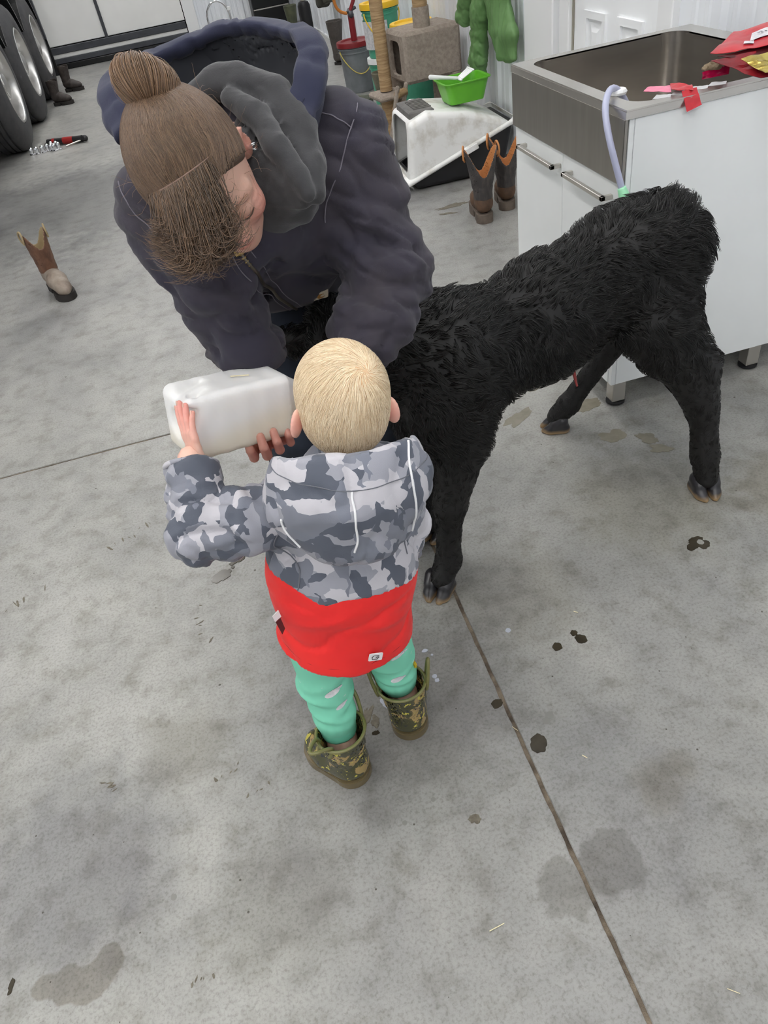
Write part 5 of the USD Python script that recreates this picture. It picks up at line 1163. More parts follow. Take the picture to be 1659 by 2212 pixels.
obj('straw_bit', tm(ball_hull([bp(.10, .0, .0545), bp(.125, .012, .054)], .0011, 6)), M['straw'], mb, label='bit of straw stuck to the bottle')

# ------------------------------------------------------------------ the woman feeding the calf
CAMP = A(0, 0, CAM_Z)
CN = -CF
M['navy'] = mat('faded_navy_duck_canvas', (53, 51, 63), (68, 64, 70), scale=7, rough=.85, spec=.2, sheen=.12, bump=.35, bscale=900, bdist=.001, lo=.4, hi=.72)
M['navyrim'] = mat('navy_canvas_hood', (43, 46, 66), (52, 54, 73), scale=9, rough=.85, spec=.2, sheen=.15, bump=.35, bscale=900, bdist=.001)
M['lining'] = mat('black_quilted_lining', (46, 48, 54), (38, 40, 46), scale=12, rough=.7, sheen=.1)
M['greyfleece'] = mat('charcoal_fleece', (68, 68, 70), (58, 58, 60), scale=9, rough=.95, spec=.15, sheen=.25, bump=.3, bscale=500, bdist=.001)
M['jeans'] = mat('dark_blue_jeans', (36, 44, 58), (28, 34, 46), scale=18, rough=.85, bump=.2, bscale=800, bdist=.001)
M['brass'] = mat('brass', (206, 180, 110), (176, 150, 84), scale=60, rough=.35, metal=1.0)
M['zip'] = mat('zipper_teeth', (104, 98, 88), rough=.45, metal=.8)
M['brown'] = mat('brown_hair', (110, 84, 64), rough=.32, spec=.5, tint=True); M['scalp'] = mat('scalp', (122, 97, 86), rough=.6); M['browneyebrow'] = mat('eyebrow_hair', (150, 116, 96), rough=.6)
M['browncap'] = mat('brown_hair_base', (70, 54, 42), (84, 66, 52), scale=40, rough=.6)
M['blackband'] = mat('black_hair_tie', (24, 24, 28), rough=.8)
wom = thing('person', 'woman in a navy canvas jacket bending over the calf, brown hair in a bun', 'person')
W0 = A(-.0285, 1.0977, 1.1303); HK = .91
fc, uc = (.48, -.87, .08), (-.19, -.01, .98)
def sized(v): return W0+(np.asarray(v)-W0)*HK
def sized_mesh(t): t = t.copy(); t.vertices = sized(t.vertices); return t
toW = lambda q: CR*q[0]+CU*q[1]+CN*q[2]
WF = frame(toW(fc), toW(uc))
Wp = lambda f, l, u: W0+WF[0]*f+WF[1]*l+WF[2]*u
hd = Field()
hd.ell(Wp(-.006, 0, .022), (.099, .076, .092), WF, .01)
hd.ell(Wp(.030, 0, -.045), (.062, .062, .072), WF, .04).ell(Wp(.055, 0, -.088), (.036, .040, .030), WF, .03).ell(Wp(.076, 0, -.104), (.018, .022, .016), WF, .02)
for s in (1, -1):
    hd.ell(Wp(.068, .044*s, -.036), (.022, .022, .020), WF, .02)
    hd.cone(Wp(.085, .016*s, .010), Wp(.066, .052*s, .006), .0105, .011, .012)
    hd.ell(Wp(.095, .033*s, -.011), (.014, .018, .012), WF, .008, '-')
    hd.ell(Wp(.0815, .033*s, -.011), (.0130, .0160, .0130), WF, .004)
    hd.ell(Wp(.098, .0115*s, -.042), (.0085, .0075, .0075), WF, .006)
hd.cone(Wp(.090, 0, .006), Wp(.108, 0, -.034), .0085, .0105, .010).ell(Wp(.112, 0, -.038), (.011, .0105, .010), WF, .006)
hd.ell(Wp(.088, 0, -.066), (.012, .024, .012), WF, .012).ell(Wp(.0955, 0, -.0665), (.008, .020, .0048), WF, .004).ell(Wp(.0945, 0, -.0755), (.008, .018, .0056), WF, .004)
for s in (1, -1):
    er = unit(WF[1]*s*.75-WF[0]*.62); EF = np.array([unit(np.cross(WF[2], er)), er, WF[2]])
    e = Wp(-.006, .074*s, -.020)
    hd.ell(e+er*.008, (.0085, .018, .031), EF, .008); hd.ell(e+er*.012+WF[1]*s*.007, (.008, .011, .019), EF, .004, '-'); hd.ell(e-WF[2]*.026+er*.004, (.006, .009, .009), EF, .006)
NB = A(.030, 1.235, 1.085)
hd.cone(Wp(-.030, 0, -.065), NB, .056, .060, .03).cone(NB, NB+A(.02, .08, -.06), .060, .09, .03)
head_t = sized_mesh(hd.mesh(.0030))
shR, elR, wrR = A(.196, 1.262, 1.075), A(.236, 1.185, .890), A(.142, 1.085, .795)
shL, elL, wrL = A(-.092, 1.215, 1.060), A(-.058, 1.165, .930), A(-.030, 1.150, .795)
PEL = A(.125, 1.63, .82)
core = Field().chain([NB, A(.06, 1.36, .99), A(.10, 1.52, .88), PEL], [.07, .105, .09, .085], .04, flat=((1, .1, 0), 1.2))
core.chain([NB, shR, elR, wrR], [.05, .048, .042, .03], .03).chain([NB, shL, elL, wrL], [.05, .048, .042, .03], .03)
LEG = [(A(.045, 1.61, .78), A(.010, 1.455, .45), A(.000, 1.54, .09)), (A(.195, 1.62, .78), A(.214, 1.478, .44), A(.245, 1.59, .09))]
for a, b_, c_ in LEG: core.chain([PEL, a, b_, c_, c_+A(0, -.02, -.045), c_+A(0, -.14, -.055)], [.085, .075, .055, .04, .038, .028], .03)
core_t = core.mesh(.012)
hw = A(-.042, 1.112, .712)
h1, tips1 = hand_field(hw, A(.04, -.99, .02), A(-.05, .02, 1), .94, (.85, .85, .88, .95), .10, (1.1, .8), side=1, cj=(.12, 1.25, 1.0))
h2, tips2 = hand_field(wrR+A(-.012, -.004, -.02), A(-.35, .25, -.9), A(-.85, .35, .3), .92, (.45, .5, .5, .55), .06, (.9, .7), side=-1)
h1.cone(hw-A(.005, -.03, -.01), wrL, .028, .030, .02)
h1_t, h2_t = h1.mesh(.0022), h2.mesh(.003)
bt = cat_(head_t, core_t, h1_t, h2_t)
def warm_w(v):
    w = np.zeros(len(v))
    for c_, r_ in ((Wp(.112, 0, -.038), .02), (Wp(.07, .05, -.04), .03), (Wp(.07, -.05, -.04), .03), (Wp(.095, 0, -.071), .014), (Wp(-.006, .085, -.02), .03), (hw+A(.01, -.1, 0), .10), (wrR+A(-.03, .05, -.08), .1)): w = np.maximum(w, np.exp(-(np.linalg.norm(v-c_, axis=1)/r_)**2))
    return w
v = np.asarray(bt.vertices)
crease = .0006*np.sin((v-W0)@WF[2]*900+(v-W0)@WF[1]*300)*np.exp(-(np.linalg.norm(v-Wp(.075, .05, -.012), axis=1)/.022)**2)
bt = push(bt, crease)
obj('body', bt, M['skin'], wom, col=skin_tint(v, ((200, 160, 142), (186, 124, 112)), warm_w))
for s in (1, -1):
    ey = obj('eye', sized_mesh(trimesh.creation.icosphere(2, .0118).apply_translation(Wp(.0785, .033*s, -.0155))), M['eyewhite'], wom, smooth=True)
    obj('iris', sized_mesh(trimesh.creation.icosphere(2, .006).apply_translation(Wp(.0850, .033*s, -.0205))), M['iris'], ey, smooth=True)
    bw_ = spline([Wp(.097, .014*s, .012), Wp(.093, .030*s, .017), Wp(.080, .052*s, .010)], 10)
    obj('eyebrow', tube(sized(bw_), np.interp(np.linspace(0, 1, 10), [0, .4, 1], [.0016, .0020, .0008]), 8), M['browneyebrow'], wom, smooth=True)
    obj('eyelashes', tube(sized(spline([Wp(.093, .020*s, -.018), Wp(.0945, .033*s, -.0205), Wp(.086, .047*s, -.018)], 10)), .0009, 6), M['browncap'], wom, smooth=True)
nails(tips1, wom)
for k in range(2):
    cc = Wp(-.012+k*.004, .089, -.050+k*.010); a = np.linspace(0, 2*PI, 24)
    obj('earring', tube([sized(cc+(WF[1]*math.cos(x)+WF[2]*math.sin(x))*.0068) for x in a], .0011, 8), M['chrome'], wom, smooth=True, label='small silver hoop earring')
# hair: pulled back to a bun, a loose fringe in front of the parting
rng = np.random.default_rng(11)
lw = lambda p: (p-W0)@WF.T
capw = Field().ell(Wp(-.008, 0, .024), (.107, .084, .099), WF, .01).ell(Wp(-.045, 0, -.03), (.062, .066, .05), WF, .03)
skull_w = Field().ell(Wp(-.008, 0, .024), (.1055, .0825, .0975), WF, .01).ell(Wp(-.045, 0, -.03), (.0605, .0645, .0485), WF, .03)
cw_ = Field().ell(Wp(-.008, 0, .024), (.1055, .0825, .0975), WF, .01).ell(Wp(-.045, 0, -.03), (.0605, .0645, .0485), WF, .03)
cw_.plane(Wp(.066, 0, .060), WF[0]-WF[2]*.62, .012)
hair = obj('hair', sized_mesh(cw_.mesh(.0035)), M['browncap'], wom, smooth=True, label='brown hair pulled back into a bun')
BUN = Wp(-.086, .012, .088); BUNT = Wp(-.074, .010, .074)
def pickw(n, ok):
    d = rng.normal(size=(n, 3)); d /= np.linalg.norm(d, axis=1, keepdims=True); p = onto(capw, W0+d*.1, 0, 4); return p[ok(lw(p))]
roots = pickw(26000, lambda q: (q[:, 0]-.62*q[:, 2] < .026+.008*np.sin(q[:, 1]*60)) & (q[:, 2] > -.075))
def bfield(P):
    d = BUNT-P; return unit_rows(d)+.10*np.stack([np.sin(P[:, 2]*120), np.sin(P[:, 0]*150), np.sin(P[:, 1]*130)], 1)
dist = np.linalg.norm(roots-BUNT, axis=1)
S = flow_hair(capw, roots, bfield, np.minimum(dist*.98, rng.uniform(.05, .11, len(roots))), 8, .0003, .0022, rng, .08)
S2 = S[dist > .02]
curves('strands', sized(S2), [.0009, .0010, .0010, .0010, .0009, .0008, .0007, .0005], M['brown'], hair, tint=hair_tint(rng, len(S2), (74, 57, 45), (128, 102, 80)))
# bun: loops over a core
bf = Field().ell(BUN+toW((-.002, .006, .0)), (.030, .024, .026), np.array([CR, CU, CN]), .01)
bun = obj('bun', sized_mesh(bf.mesh(.004)), M['browncap'], hair, smooth=True)
st = []
for i in range(2600):
    sd = rng.choice([-1, 1]) ; ph = rng.uniform(-.5, 1.2); w_ = rng.uniform(.72, 1.08)
    a = np.linspace(-1.25, 2.05+rng.uniform(-.3, .5), 12)
    ax1 = unit(CU*.95-CN*.1+CR*(-.30)); fi = rng.uniform(-.5, PI+.5); ax2 = unit(CR*math.cos(fi)+CN*math.sin(fi)+CU*.1); sd = 0
    R1, R2 = .039*w_, .043*w_
    c_ = BUN+toW((-.002+.004*sd, .0, .0))
    pts = c_+ax1*(np.sin(a)*R1)[:, None]+ax2*(np.cos(a)*R2)[:, None]+rng.normal(size=3)*.0012
    st.append(pts)
curves('bun_strands', sized(np.array(st)), np.linspace(.0010, .0006, 12), M['brown'], bun, tint=hair_tint(rng, len(st), (84, 63, 48), (146, 114, 86)))
tie = [BUNT+(BUN-BUNT)*.15+(WF[1]*math.cos(x)*.026+unit(np.cross(WF[1], BUN-BUNT))*math.sin(x)*.023) for x in np.linspace(0, 2*PI, 40)]
obj('hair_tie', tube(sized(tie), .0062, 10), M['blackband'], wom, smooth=True, label='black hair tie round the bun')
# fringe: from the parting forward and down
fr = []
G = A(0, 0, -1.0)
for i in range(7500):
    l = rng.choice([-.052, -.032, -.010, .006], p=[.2, .34, .32, .14])+rng.normal()*.011
    r0 = onto(capw, np.array([Wp(.045+.02*rng.random()-.10*(l+.0)**2*10, l, .085)]))[0]
    grp = round(l/.014)*.014+.004*math.sin(l*900)
    d = unit(WF[0]*1.0+WF[1]*(-.06+(l+.010)*3.0)+WF[2]*.12); n_ = 13; p = r0; pts = [p]; L = rng.uniform(.065, .150)*(1.0 if l < .01 else .95)*(.72 if l < -.035 else 1)
    curl = rng.uniform(.5, 1.0)
    for k in range(1, n_):
        t_ = k/(n_-1)
        d = unit(d+G*.20*(1 if t_ < .75 else -.2)+(Wp(0, grp, 0)-Wp(0, l, 0))*4*t_*.5+(-WF[0]*.55*curl-G*.30*curl+WF[1]*.35*math.sin(grp*700))*(t_ > .68)+rng.normal(size=3)*.075)
        p = p+d*L/(n_-1)
        q = lw(p[None])[0]
        F_ = capw(p[None])[0]
        if F_ < .003: p = onto(capw, p[None], .003+.004*rng.random())[0]
        pts.append(p)
    fr.append(pts)
curves('fringe', sized(np.array(fr)), np.interp(np.linspace(0, 1, 13), [0, .6, 1], [.0010, .0009, .0004]), M['brown'], hair, tint=hair_tint(rng, len(fr), (60, 47, 38), (120, 94, 72)), label='loose fringe falling forward from the parting')
fly = []
for i in range(90):
    r0 = pickw(80, lambda q: q[:, 2] > -.02)[0]; g_ = grad(capw, r0[None])[0]; d = unit(g_*.5+rng.normal(size=3)*.6); pts = [r0]
    for k in range(1, 7): d = unit(d+rng.normal(size=3)*.25-g_*.06); pts.append(pts[-1]+d*.007)
    fly.append(pts)
curves('flyaway_strands', sized(np.array(fly)), np.linspace(.0004, .0002, 7), M['brown'], hair, tint=hair_tint(rng, len(fly), (120, 96, 76), (150, 122, 96)))
pt = onto(capw, np.array([Wp(.048-.10*l*l*10, l, .085) for l in np.linspace(-.062, .034, 30)]), .0012)
obj('parting', tube(sized(pt), np.interp(np.linspace(0, 1, 30), [0, .2, .8, 1], [.0005, .0013, .0013, .0005]), 8), M['scalp'], hair, smooth=True, label='pale line of the parting')

# jacket
LAT = unit((1, .12, .0))
jf = Field()
jf.cone(A(.035, 1.275, 1.045), A(.060, 1.375, .985), .105, .140, .03, flat=(LAT, 1.30)).cone(A(.060, 1.375, .985), A(.095, 1.50, .885), .140, .142, .05, flat=(LAT, 1.25)).cone(A(.095, 1.50, .885), A(.112, 1.56, .84), .142, .128, .03, flat=(LAT, 1.25))
jf.cone(A(.035, 1.275, 1.055), A(.040, 1.33, 1.115), .095, .085, .05, flat=(LAT, 1.2))
jf.cone(A(.030, 1.215, 1.015), A(.060, 1.33, .925), .080, .115, .05, flat=(LAT, 1.2))
jf.chain([A(.10, 1.30, 1.045), shR, elR], [.085, .076, .071], .05).chain([elR, wrR*.6+elR*.4, wrR], [.071, .063, .048], .025)
jf.chain([A(-.03, 1.27, 1.05), shL, elL], [.085, .070, .065], .05).chain([elL, wrL*.6+elL*.4, wrL], [.065, .061, .053], .025)
jf.func(lambda p: np.where((np.linalg.norm(p-wrR, axis=1) < .085), (p-wrR)@unit(wrR-elR), -1), .004, '&')
jf.func(lambda p: np.where((np.linalg.norm(p-wrL, axis=1) < .085), (p-wrL)@unit(wrL-elL), -1), .004, '&')
t = jf.mesh(.0065)
rf = np.random.default_rng(21)
def rand_folds(n, t0, t1, h, w, tilt):
    return [(t0+(t1-t0)*(i+.5*rf.random())/n, rf.uniform(-PI, PI), rf.uniform(-1, 1)*tilt, h*rf.uniform(.6, 1.2), w*rf.uniform(.8, 1.3), rf.uniform(.8, 1.8)) for i in range(n)]
fo = limb_folds(t, shR, elR, rand_folds(9, .25, 1.05, .009, .017, .05), .12)+limb_folds(t, elR, wrR, rand_folds(11, -.05, .95, .009, .014, .04), .11)
fo += limb_folds(t, shL, elL, rand_folds(8, .2, 1.05, .009, .016, .05), .11)+limb_folds(t, elL, wrL, rand_folds(11, -.05, .95, .009, .014, .04), .10)
v = np.asarray(t.vertices)
far = np.clip(np.minimum(np.linalg.norm(v-shR, axis=1), np.linalg.norm(v-shL, axis=1))/.1, 0, 1)
fo = .45*fo+limb_wrinkle(t, shR, elR, .0075, 10, .45, 71, .13, .07, .075)+limb_wrinkle(t, elR, wrR, .009, 13, .45, 72, .11, .05, .075)+limb_wrinkle(t, shL, elL, .007, 11, .45, 73, .12, .07, .075)+limb_wrinkle(t, elL, wrL, .009, 14, .45, 74, .10, .05, .075)
fo += limb_wrinkle(t, shR, elR, .0045, 22, .9, 81, .13, .06)+limb_wrinkle(t, elR, wrR, .005, 26, .9, 82, .11, .04)+limb_wrinkle(t, shL, elL, .0045, 22, .9, 83, .12, .06)+limb_wrinkle(t, elL, wrL, .005, 28, .9, 84, .10, .04)
fo += .006*creases(np.c_[v[:, 0]*5+v[:, 2]*3, v[:, 1]*4, v[:, 2]*5-v[:, 0]*2], 1.0, 33, .05)
t = push(t, fo); jac_t = t
jk_ = obj('jacket', t, M['navy'], wom, smooth=True, label='faded navy canvas work jacket')
M['stitch'] = mat('pale_navy_stitch', (112, 108, 118), rough=.8)
zp = snap(jac_t, spline([(-.006, 1.134, 1.016), (.003, 1.127, .988), (.017, 1.152, .945), (.033, 1.213, .890), (.054, 1.244, .851), (.07, 1.29, .82)], 40), .0008)
zt = obj('zipper', tube(zp, .0030, 8), M['zip'], jk_, smooth=True, label='dark zipper')
tee = []
for k in range(2, 38):
    d_ = unit(zp[k+1]-zp[k-1]); tee.append(tm(ball_hull([zp[k]-np.cross(d_, CN)*.0034+CN*.002, zp[k]+np.cross(d_, CN)*.0034+CN*.002], .0011, 6)))
obj('teeth', cat_(*tee), M['brass'], zt, kind='stuff')
for s in (-1, 1): obj('placket_stitch', tube(snap(jac_t, zp+s*.017*unit(np.cross(zp[-1]-zp[0], CN)), .0006), .0009, 6), M['stitch'], jk_, smooth=True)
pl = sbox(-.0075, -.020, .0075, .014).buffer(.0015).difference(Polygon([(-.0055, -.0185), (.0055, -.0185), (.0055, -.0125), (0, -.009), (-.0055, -.0125)]))
zd = unit(zp[3]-zp[0]); zx = unit(np.cross(zd, -CN)); q = prism(pl, .0022); q.vertices = zp[1]+CN*.010+CU*.004-CR*.002+np.asarray(q.vertices)@np.array([zx, -zd, CN])
obj('zipper_pull', q, M['brass'], zt, label='brass zipper pull')
pc = snap(jac_t, [(.119, 1.272, .839)], 0)[0]
px_, py_ = A(.80, .10, -.45), A(.25, -.55, .80)
lp_ = affinity.rotate(sbox(-.014, -.012, .014, .012).buffer(.001), 12, origin=(0, 0))
pt_ = obj('label_patch', drape(jac_t, lp_, pc, px_, py_, .001, .0012), mat('cream_label', (214, 204, 184), rough=.7), jk_, label='small cream woven label at the hem')
obj('mark', drape(jac_t, Point(0, 0).buffer(.0078).difference(Point(.003, .0015).buffer(.0048)), pc, px_, py_, .0026, .0005), mat('ochre_mark', (168, 120, 58), rough=.7), pt_, label='ochre curved emblem')
for pts in ([(.231, 1.223, 1.142), (.211, 1.202, 1.119), (.181, 1.18, 1.072), (.152, 1.186, 1.028), (.142, 1.193, .992)], [(.150, 1.235, 1.148), (.175, 1.208, 1.143), (.211, 1.202, 1.117)], [(-.135, 1.19, 1.11), (-.10, 1.165, 1.05), (-.06, 1.18, 1.0)]):
    sm = spline(pts, 30)
    obj('seam', tube(snap(jac_t, sm, .0012), .0011, 6), M['stitch'], jk_, smooth=True)
# jeans and rubber boots
for a, b_, c_ in LEG:
    f = Field().chain([PEL, a, b_], [.135, .108, .076], .04).chain([b_, b_*.35+c_*.65], [.072, .054], .02)
    t = f.mesh(.009); t = push(t, limb_folds(t, a, c_, rand_folds(9, .2, .8, .007, .018, .05), .14))
    obj('jeans', t, M['jeans'], wom, smooth=True, label='dark blue jeans')
    f = Field().chain([b_*.86+c_*.14, b_*.4+c_*.6, A(c_[0], c_[1], .085)], [.084, .068, .056], .02).chain([A(c_[0], c_[1]+.02, .05), A(c_[0]-.01, c_[1]-.08, .05), A(c_[0]-.015, c_[1]-.17, .045)], [.052, .05, .040], .03).plane((0, 0, .004), (0, 0, -1), .004).plane(b_*.80+c_*.20, b_-c_, .006)
    obj('rubber_boot', f.mesh(.007), M['blackgloss'], wom, smooth=True, label='tall black rubber boot')
# the jacket's hood, lying open behind the head, and the fleece hood inside it
HN = unit(toW((-.10, .52, .85)))
HC0 = A(.028, 1.268, 1.205)
HX = unit(CR-HN*(CR@HN)); HY = np.cross(HN, HX)
HR = np.array([HX, HY, HN])
def hoodf(gx, gy, gd, t_):
    f = Field()
    f.ell(HC0-HN*.02, (gx, gy, gd), HR, .01)
    inn = Field().ell(HC0-HN*.02+HN*.004, (gx-t_, gy-t_, gd-t_), HR, .01)
    f.func(lambda p: inn(p), .003, '-'); f.plane(HC0+HN*.0, HN, .004).plane(HC0-HY*.085, -HY, .03); return f
t = hoodf(.162, .158, .155, .012).mesh(.006); v = np.asarray(t.vertices)
t = push(t, .006*creases(v, 9, 3))
ho = obj('hood', t, M['navyrim'], wom, smooth=True, label='navy hood lying open behind the neck')
ring = [HC0+HN*(.004+.010*math.sin(2*x+.6)+.004*math.sin(5*x)-.05*max(0, abs(x-PI/2)-1.75))+HX*.153*math.cos(x)*(1+.02*math.sin(3*x))+HY*.150*math.sin(x)*(1+.015*math.sin(4*x+1)) for x in np.linspace(PI/2-2.25, PI/2+2.25, 90)]
band_m = tube([A(0, 0, 0)+q for q in ring], .0125, 14)
bv = np.asarray(band_m.vertices); bq = (bv-HC0)@HR.T; br = np.hypot(bq[:, 0], bq[:, 1])
bq[:, 2] = bq[:, 2]*1.0; kx = np.clip((br-.135)/.03, 0, 1); bq[:, 2] -= .020*(kx-.5); band_m.vertices = HC0+(bq*A(1.0, 1.0, 1.0)+np.c_[bq[:, :2]/br[:, None]*(.010*np.sign(br-.152)*(np.abs(br-.152) > .004))[:, None], 0*br])@HR
obj('hood_edge', push(band_m, .003*creases(bv, 22, 5)), M['navyrim'], ho, smooth=True, label='stitched edge band of the hood')
t = hoodf(.149, .145, .142, .008).mesh(.006); v = np.asarray(t.vertices)
t = push(t, .006*np.sin(np.linalg.norm(v-HC0-HX*.05, axis=1)*110))
li = obj('lining', t, M['lining'], ho, smooth=True, label='dark quilted hood lining')
rs = np.random.default_rng(3); sp = []
for k in range(170):
    a, r_ = rs.uniform(.2, PI-.1), rs.uniform(.55, .98)
    q = HC0+HX*.136*r_*math.cos(a)+HY*.132*r_*math.sin(a)-HN*(.02+.118*math.sqrt(max(0, 1-r_*r_)))
    sp.append(trimesh.creation.icosphere(0, rs.uniform(.0008, .0016)).apply_translation(q+HN*.008))
obj('snow_specks', cat_(*sp), M['white'], ho, kind='stuff', label='scattered white snow specks on the lining')
# charcoal fleece hood bunched round the neck
fz = Field()
fz.chain([A(-.0, 1.258, 1.195), A(.035, 1.255, 1.203), A(.068, 1.238, 1.200), A(.109, 1.215, 1.180), A(.126, 1.165, 1.138), A(.130, 1.118, 1.100), A(.124, 1.080, 1.072)], [.020, .025, .027, .029, .029, .025, .017], .004)
fz.ell((.080, 1.225, 1.122), (.048, .05, .052), k=.02)
fz.chain([A(.047, 1.213, 1.185), A(.075, 1.170, 1.168), A(.089, 1.115, 1.136), A(.101, 1.082, 1.103), A(.112, 1.062, 1.080)], [.017, .020, .019, .016, .013], .004)
fz.chain([A(.050, 1.170, 1.135), A(.055, 1.142, 1.096), A(.074, 1.112, 1.077), A(.107, 1.078, 1.069)], [.021, .021, .020, .015], .004)
fz.chain([A(.066, 1.135, 1.115), A(.083, 1.100, 1.095), A(.110, 1.072, 1.078)], [.014, .015, .012], .006)
fz.chain([A(.03, 1.22, 1.08), A(.05, 1.18, 1.05), A(.095, 1.15, 1.055)], [.06, .05, .045], .03)
t = fz.mesh(.0045); v = np.asarray(t.vertices)
t = push(t, .007*(np.abs(fbm(np.c_[v[:, 0]*15-v[:, 2]*8, v[:, 1]*12, v[:, 2]*14+v[:, 0]*6], 3, 41)-.5)*4-.5))
flz = obj('hoodie', t, M['greyfleece'], wom, smooth=True, label='charcoal fleece hood bunched round the neck')

# ------------------------------------------------------------------ the calf
M['calfskin'] = mat('black_calf_hide', (7, 6, 6), (12, 10, 10), scale=14, rough=.6)
M['fur'] = mat('black_calf_fur', (5, 4, 4), (13, 10, 9), scale=9, rough=.32, spec=.4)
M['hoof'] = mat('hoof_horn', (255, 255, 255), rough=.35, tint=True, coat=.2)
M['wetnose'] = mat('black_wet_nose', (18, 17, 18), rough=.2)
calf = thing('calf', 'black fluffy calf standing by the white cabinet, stretching its neck to the milk bottle', 'calf')
cf = Field(); ZZ = A(0, 0, 1)
cf.chain([A(.31, 1.345, .580), A(.40, 1.365, .566), A(.63, 1.435, .582), A(.83, 1.495, .626), A(.945, 1.515, .648)], [.098, .104, .106, .103, .100], .05, flat=(ZZ, 1.22))
cf.ell((.975, 1.505, .655), (.062, .085, .075), k=.04)
cf.chain([A(.34, 1.35, .615), A(.62, 1.43, .640), A(.92, 1.51, .682)], [.055, .050, .048], .06)        # back line
cf.ell((.88, 1.44, .705), (.05, .03, .035), k=.05)                                              # hip bone
cf.chain([A(.93, 1.45, .62), A(.905, 1.412, .51), A(.940, 1.40, .445), A(1.018, 1.378, .375)], [.095, .084, .070, .048], .04, flat=(A(0, 1, 0), .8))
cf.chain([A(1.018, 1.378, .375), A(1.034, 1.355, .235), A(1.045, 1.338, .115)], [.047, .034, .037], .015).chain([A(1.047, 1.338, .115), A(1.050, 1.322, .050)], [.034, .031], .012)
cf.cone(A(.945, 1.40, .43), A(1.022, 1.366, .27), .058, .036, .03)
cf.chain([A(.95, 1.57, .62), A(.91, 1.61, .51), A(.93, 1.645, .42), A(.985, 1.69, .335)], [.09, .075, .055, .040], .04, flat=(A(0, 1, 0), .8))
cf.chain([A(.985, 1.69, .335), A(.905, 1.735, .185), A(.850, 1.752, .092)], [.037, .028, .033], .015).chain([A(.850, 1.752, .092), A(.815, 1.765, .045)], [.034, .030], .012)
cf.chain([A(.37, 1.295, .60), A(.335, 1.29, .50), A(.364, 1.285, .415)], [.092, .084, .064], .05, flat=(A(0, 1, 0), .75))
cf.chain([A(.366, 1.285, .415), A(.316, 1.268, .255)], [.058, .040], .02).chain([A(.316, 1.268, .255), A(.304, 1.264, .175), A(.294, 1.258, .085)], [.039, .029, .033], .015).chain([A(.294, 1.258, .085), A(.268, 1.244, .045)], [.032, .030], .012)
cf.chain([A(.37, 1.43, .58), A(.35, 1.445, .42), A(.335, 1.452, .25)], [.085, .056, .036], .04).chain([A(.335, 1.452, .25), A(.33, 1.455, .16), A(.328, 1.452, .08)], [.036, .028, .032], .015).chain([A(.328, 1.452, .08), A(.318, 1.446, .045)], [.032, .03], .012)
cf.chain([A(.36, 1.36, .60), A(.235, 1.362, .655), A(.145, 1.335, .715)], [.108, .078, .066], .05, flat=(ZZ, 1.2))
cf.ell((.29, 1.30, .56), (.06, .055, .085), k=.05)                                              # brisket
HDF = frame((-.04, -.95, -.22), (0, 0, 1)); HP = A(.135, 1.285, .735)
hp = lambda f, l, u: HP+HDF[0]*f+HDF[1]*l+HDF[2]*u
cf.ell(hp(0, 0, .0), (.072, .060, .062), HDF, .04).cone(hp(.03, 0, -.012), hp(.118, 0, -.022), .050, .033, .03).ell(hp(.128, 0, -.022), (.024, .033, .030), HDF, .02).cone(hp(.0, 0, -.045), hp(.11, 0, -.048), .030, .018, .03)
for s in (1, -1):
    cf.ell(hp(-.020, .092*s, .008), (.022, .045, .028), HDF, .02)
    cf.ell(hp(.055, .046*s, .014), (.016, .010, .012), HDF, .01)
cf.chain([A(1.015, 1.53, .69), A(1.035, 1.545, .62), A(1.038, 1.55, .50), A(1.03, 1.55, .40)], [.026, .018, .014, .022], .02)
ct_ = cf.mesh(.0065)
body_m = ct_
obj('body', ct_, M['calfskin'], calf, smooth=True)
for s in (1, -1): obj('eye', trimesh.creation.icosphere(2, .013).apply_translation(hp(.052, .049*s, .016)), M['wetnose'], calf, smooth=True)
obj('muzzle', Field().ell(hp(.140, 0, -.018), (.016, .029, .020), HDF, .01).mesh(.004), M['wetnose'], calf, smooth=True, label='bare wet black nose')
def hooves(c, toe, sc=1.0):
    toe = unit(toe); s = A(-toe[1], toe[0], 0)
    for k in (1, -1):
        f = Field(); o = c+s*k*.0195
        f.cone(o+toe*-.022+ZZ*.012, o+toe*.020+ZZ*.008, .020, .016, .01).cone(o+toe*-.015+ZZ*.040, o+toe*.004+ZZ*.03, .021, .018, .012).cone(o+toe*.018+ZZ*.010-s*k*.002, o+toe*.038+ZZ*.006-s*k*.006, .015, .009, .01)
        f.plane((0, 0, .0008), (0, 0, -1), .002)
        t = f.mesh(.0035); v = np.asarray(t.vertices); w = np.clip(1.4-v[:, 2]/.013+.5*(fbm(v*70, 2, 4)-.5), 0, 1)[:, None]
        col = np.array(srgb(36, 35, 39))*(1-w)+np.array(srgb(158, 130, 92))*w
        obj('hoof', t, M['hoof'], calf, col=col, label='dark hoof claw with a tan edge')
hooves(A(1.050, 1.318, 0), A(-.18, -1, 0)); hooves(A(.812, 1.766, 0), A(-.93, .25, 0)); hooves(A(.255, 1.240, 0), A(-.62, -.8, 0)); hooves(A(.314, 1.447, 0), A(-.8, -.6, 0))
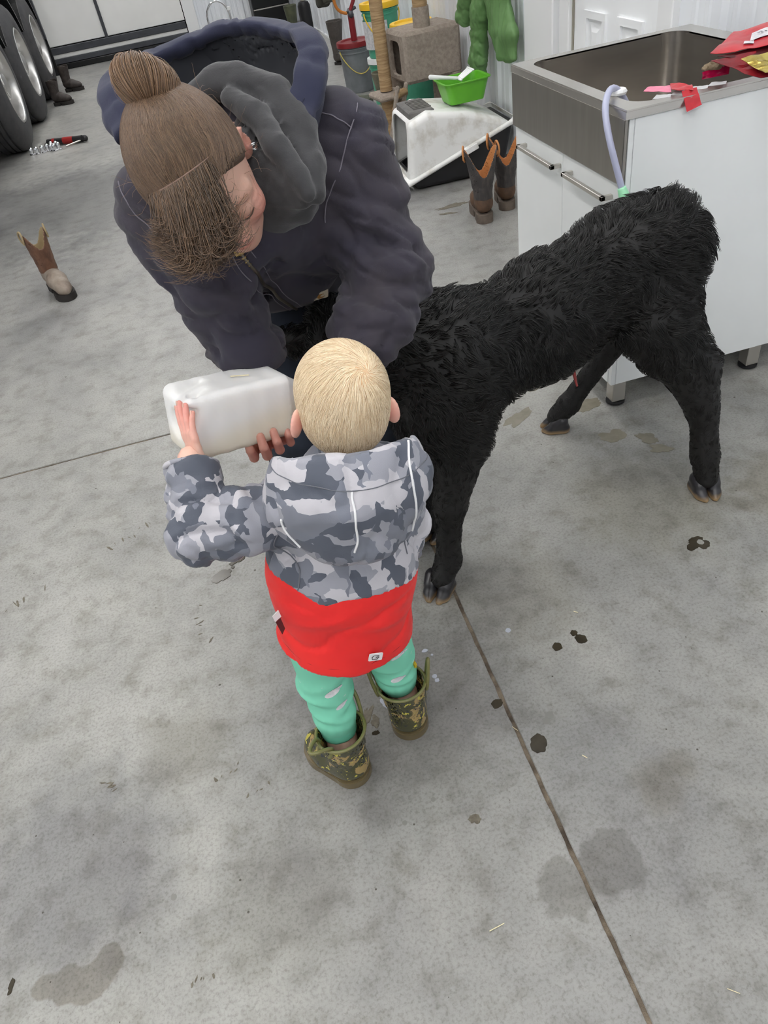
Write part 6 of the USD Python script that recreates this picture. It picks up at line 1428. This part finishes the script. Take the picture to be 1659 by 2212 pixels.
# fur
rng = np.random.default_rng(17)
NF = 40000
pts, fid = trimesh.sample.sample_surface(ct_, NF, seed=17); nr = ct_.face_normals[fid]
sel = pts[:, 2] > .048; pts, nr = pts[sel], nr[sel]
def fur_dir(p):
    d = np.tile(A(.80, .18, -.55), (len(p), 1))
    legd = np.clip((.50-p[:, 2])/.10, 0, 1)[:, None]; d = d*(1-legd)+A(.10, 0, -1)*legd
    hd_ = np.clip((.24-p[:, 0])/.06, 0, 1)[:, None]; d = d*(1-hd_)+A(.15, .8, -.25)*hd_
    rp = np.clip((p[:, 0]-.97)/.03, 0, 1)[:, None]*np.clip((p[:, 2]-.5)/.1, 0, 1)[:, None]; d = d*(1-rp)+A(.3, 0, -.9)*rp
    sw = np.stack([fbm(p*13, 2, 1)-.5, fbm(p*13, 2, 2)-.5, fbm(p*13, 2, 3)-.5], 1)*3.4
    return d+sw
ln = .0070+.026*np.clip((pts[:, 2]-.34)/.16, 0, 1)
ln *= np.where((pts[:, 0] < .2), .7, 1.0)
ln += .012*np.clip((pts[:, 0]-.85)/.1, 0, 1)*np.clip((pts[:, 2]-.62)/.06, 0, 1)
ln *= rng.uniform(.55, 1.05, len(pts))
from scipy.spatial import cKDTree
nc = len(pts)//13; cen = rng.choice(len(pts), nc, replace=False); _, ci = cKDTree(pts[cen]).query(pts); ci = cen[ci]
D = fur_dir(pts)+rng.normal(size=pts.shape)*.12; D -= nr*(D*nr).sum(1)[:, None]; D = unit_rows(D)
K = 5; tt = np.linspace(0, 1, K)
lift = (.45+.6*fbm(pts*22, 2, 8))*np.where(pts[:, 2] < .38, .55, 1.0)
S = pts[:, None]+ln[:, None, None]*(nr[:, None]*(lift[:, None]*(tt-.42*tt**2))[..., None]+D[:, None]*(.35*tt+.55*tt**2)[None, :, None])
cl = .72*(tt**1.3)[None, :, None]
S = S*(1-cl)+(S[ci]+(pts-pts[ci])[:, None]*.12)*cl
curves('fur', S, [.0013, .0015, .0013, .0010, .0004], M['fur'], calf, label='shaggy black coat')
obj('navel_cord', tube(spline([(.685, 1.40, .47), (.688, 1.396, .44), (.695, 1.392, .405)], 10), np.linspace(.006, .0025, 10), 10), mat('dried_red_cord', (150, 58, 56), rough=.4), calf, smooth=True, label='short reddish navel cord')
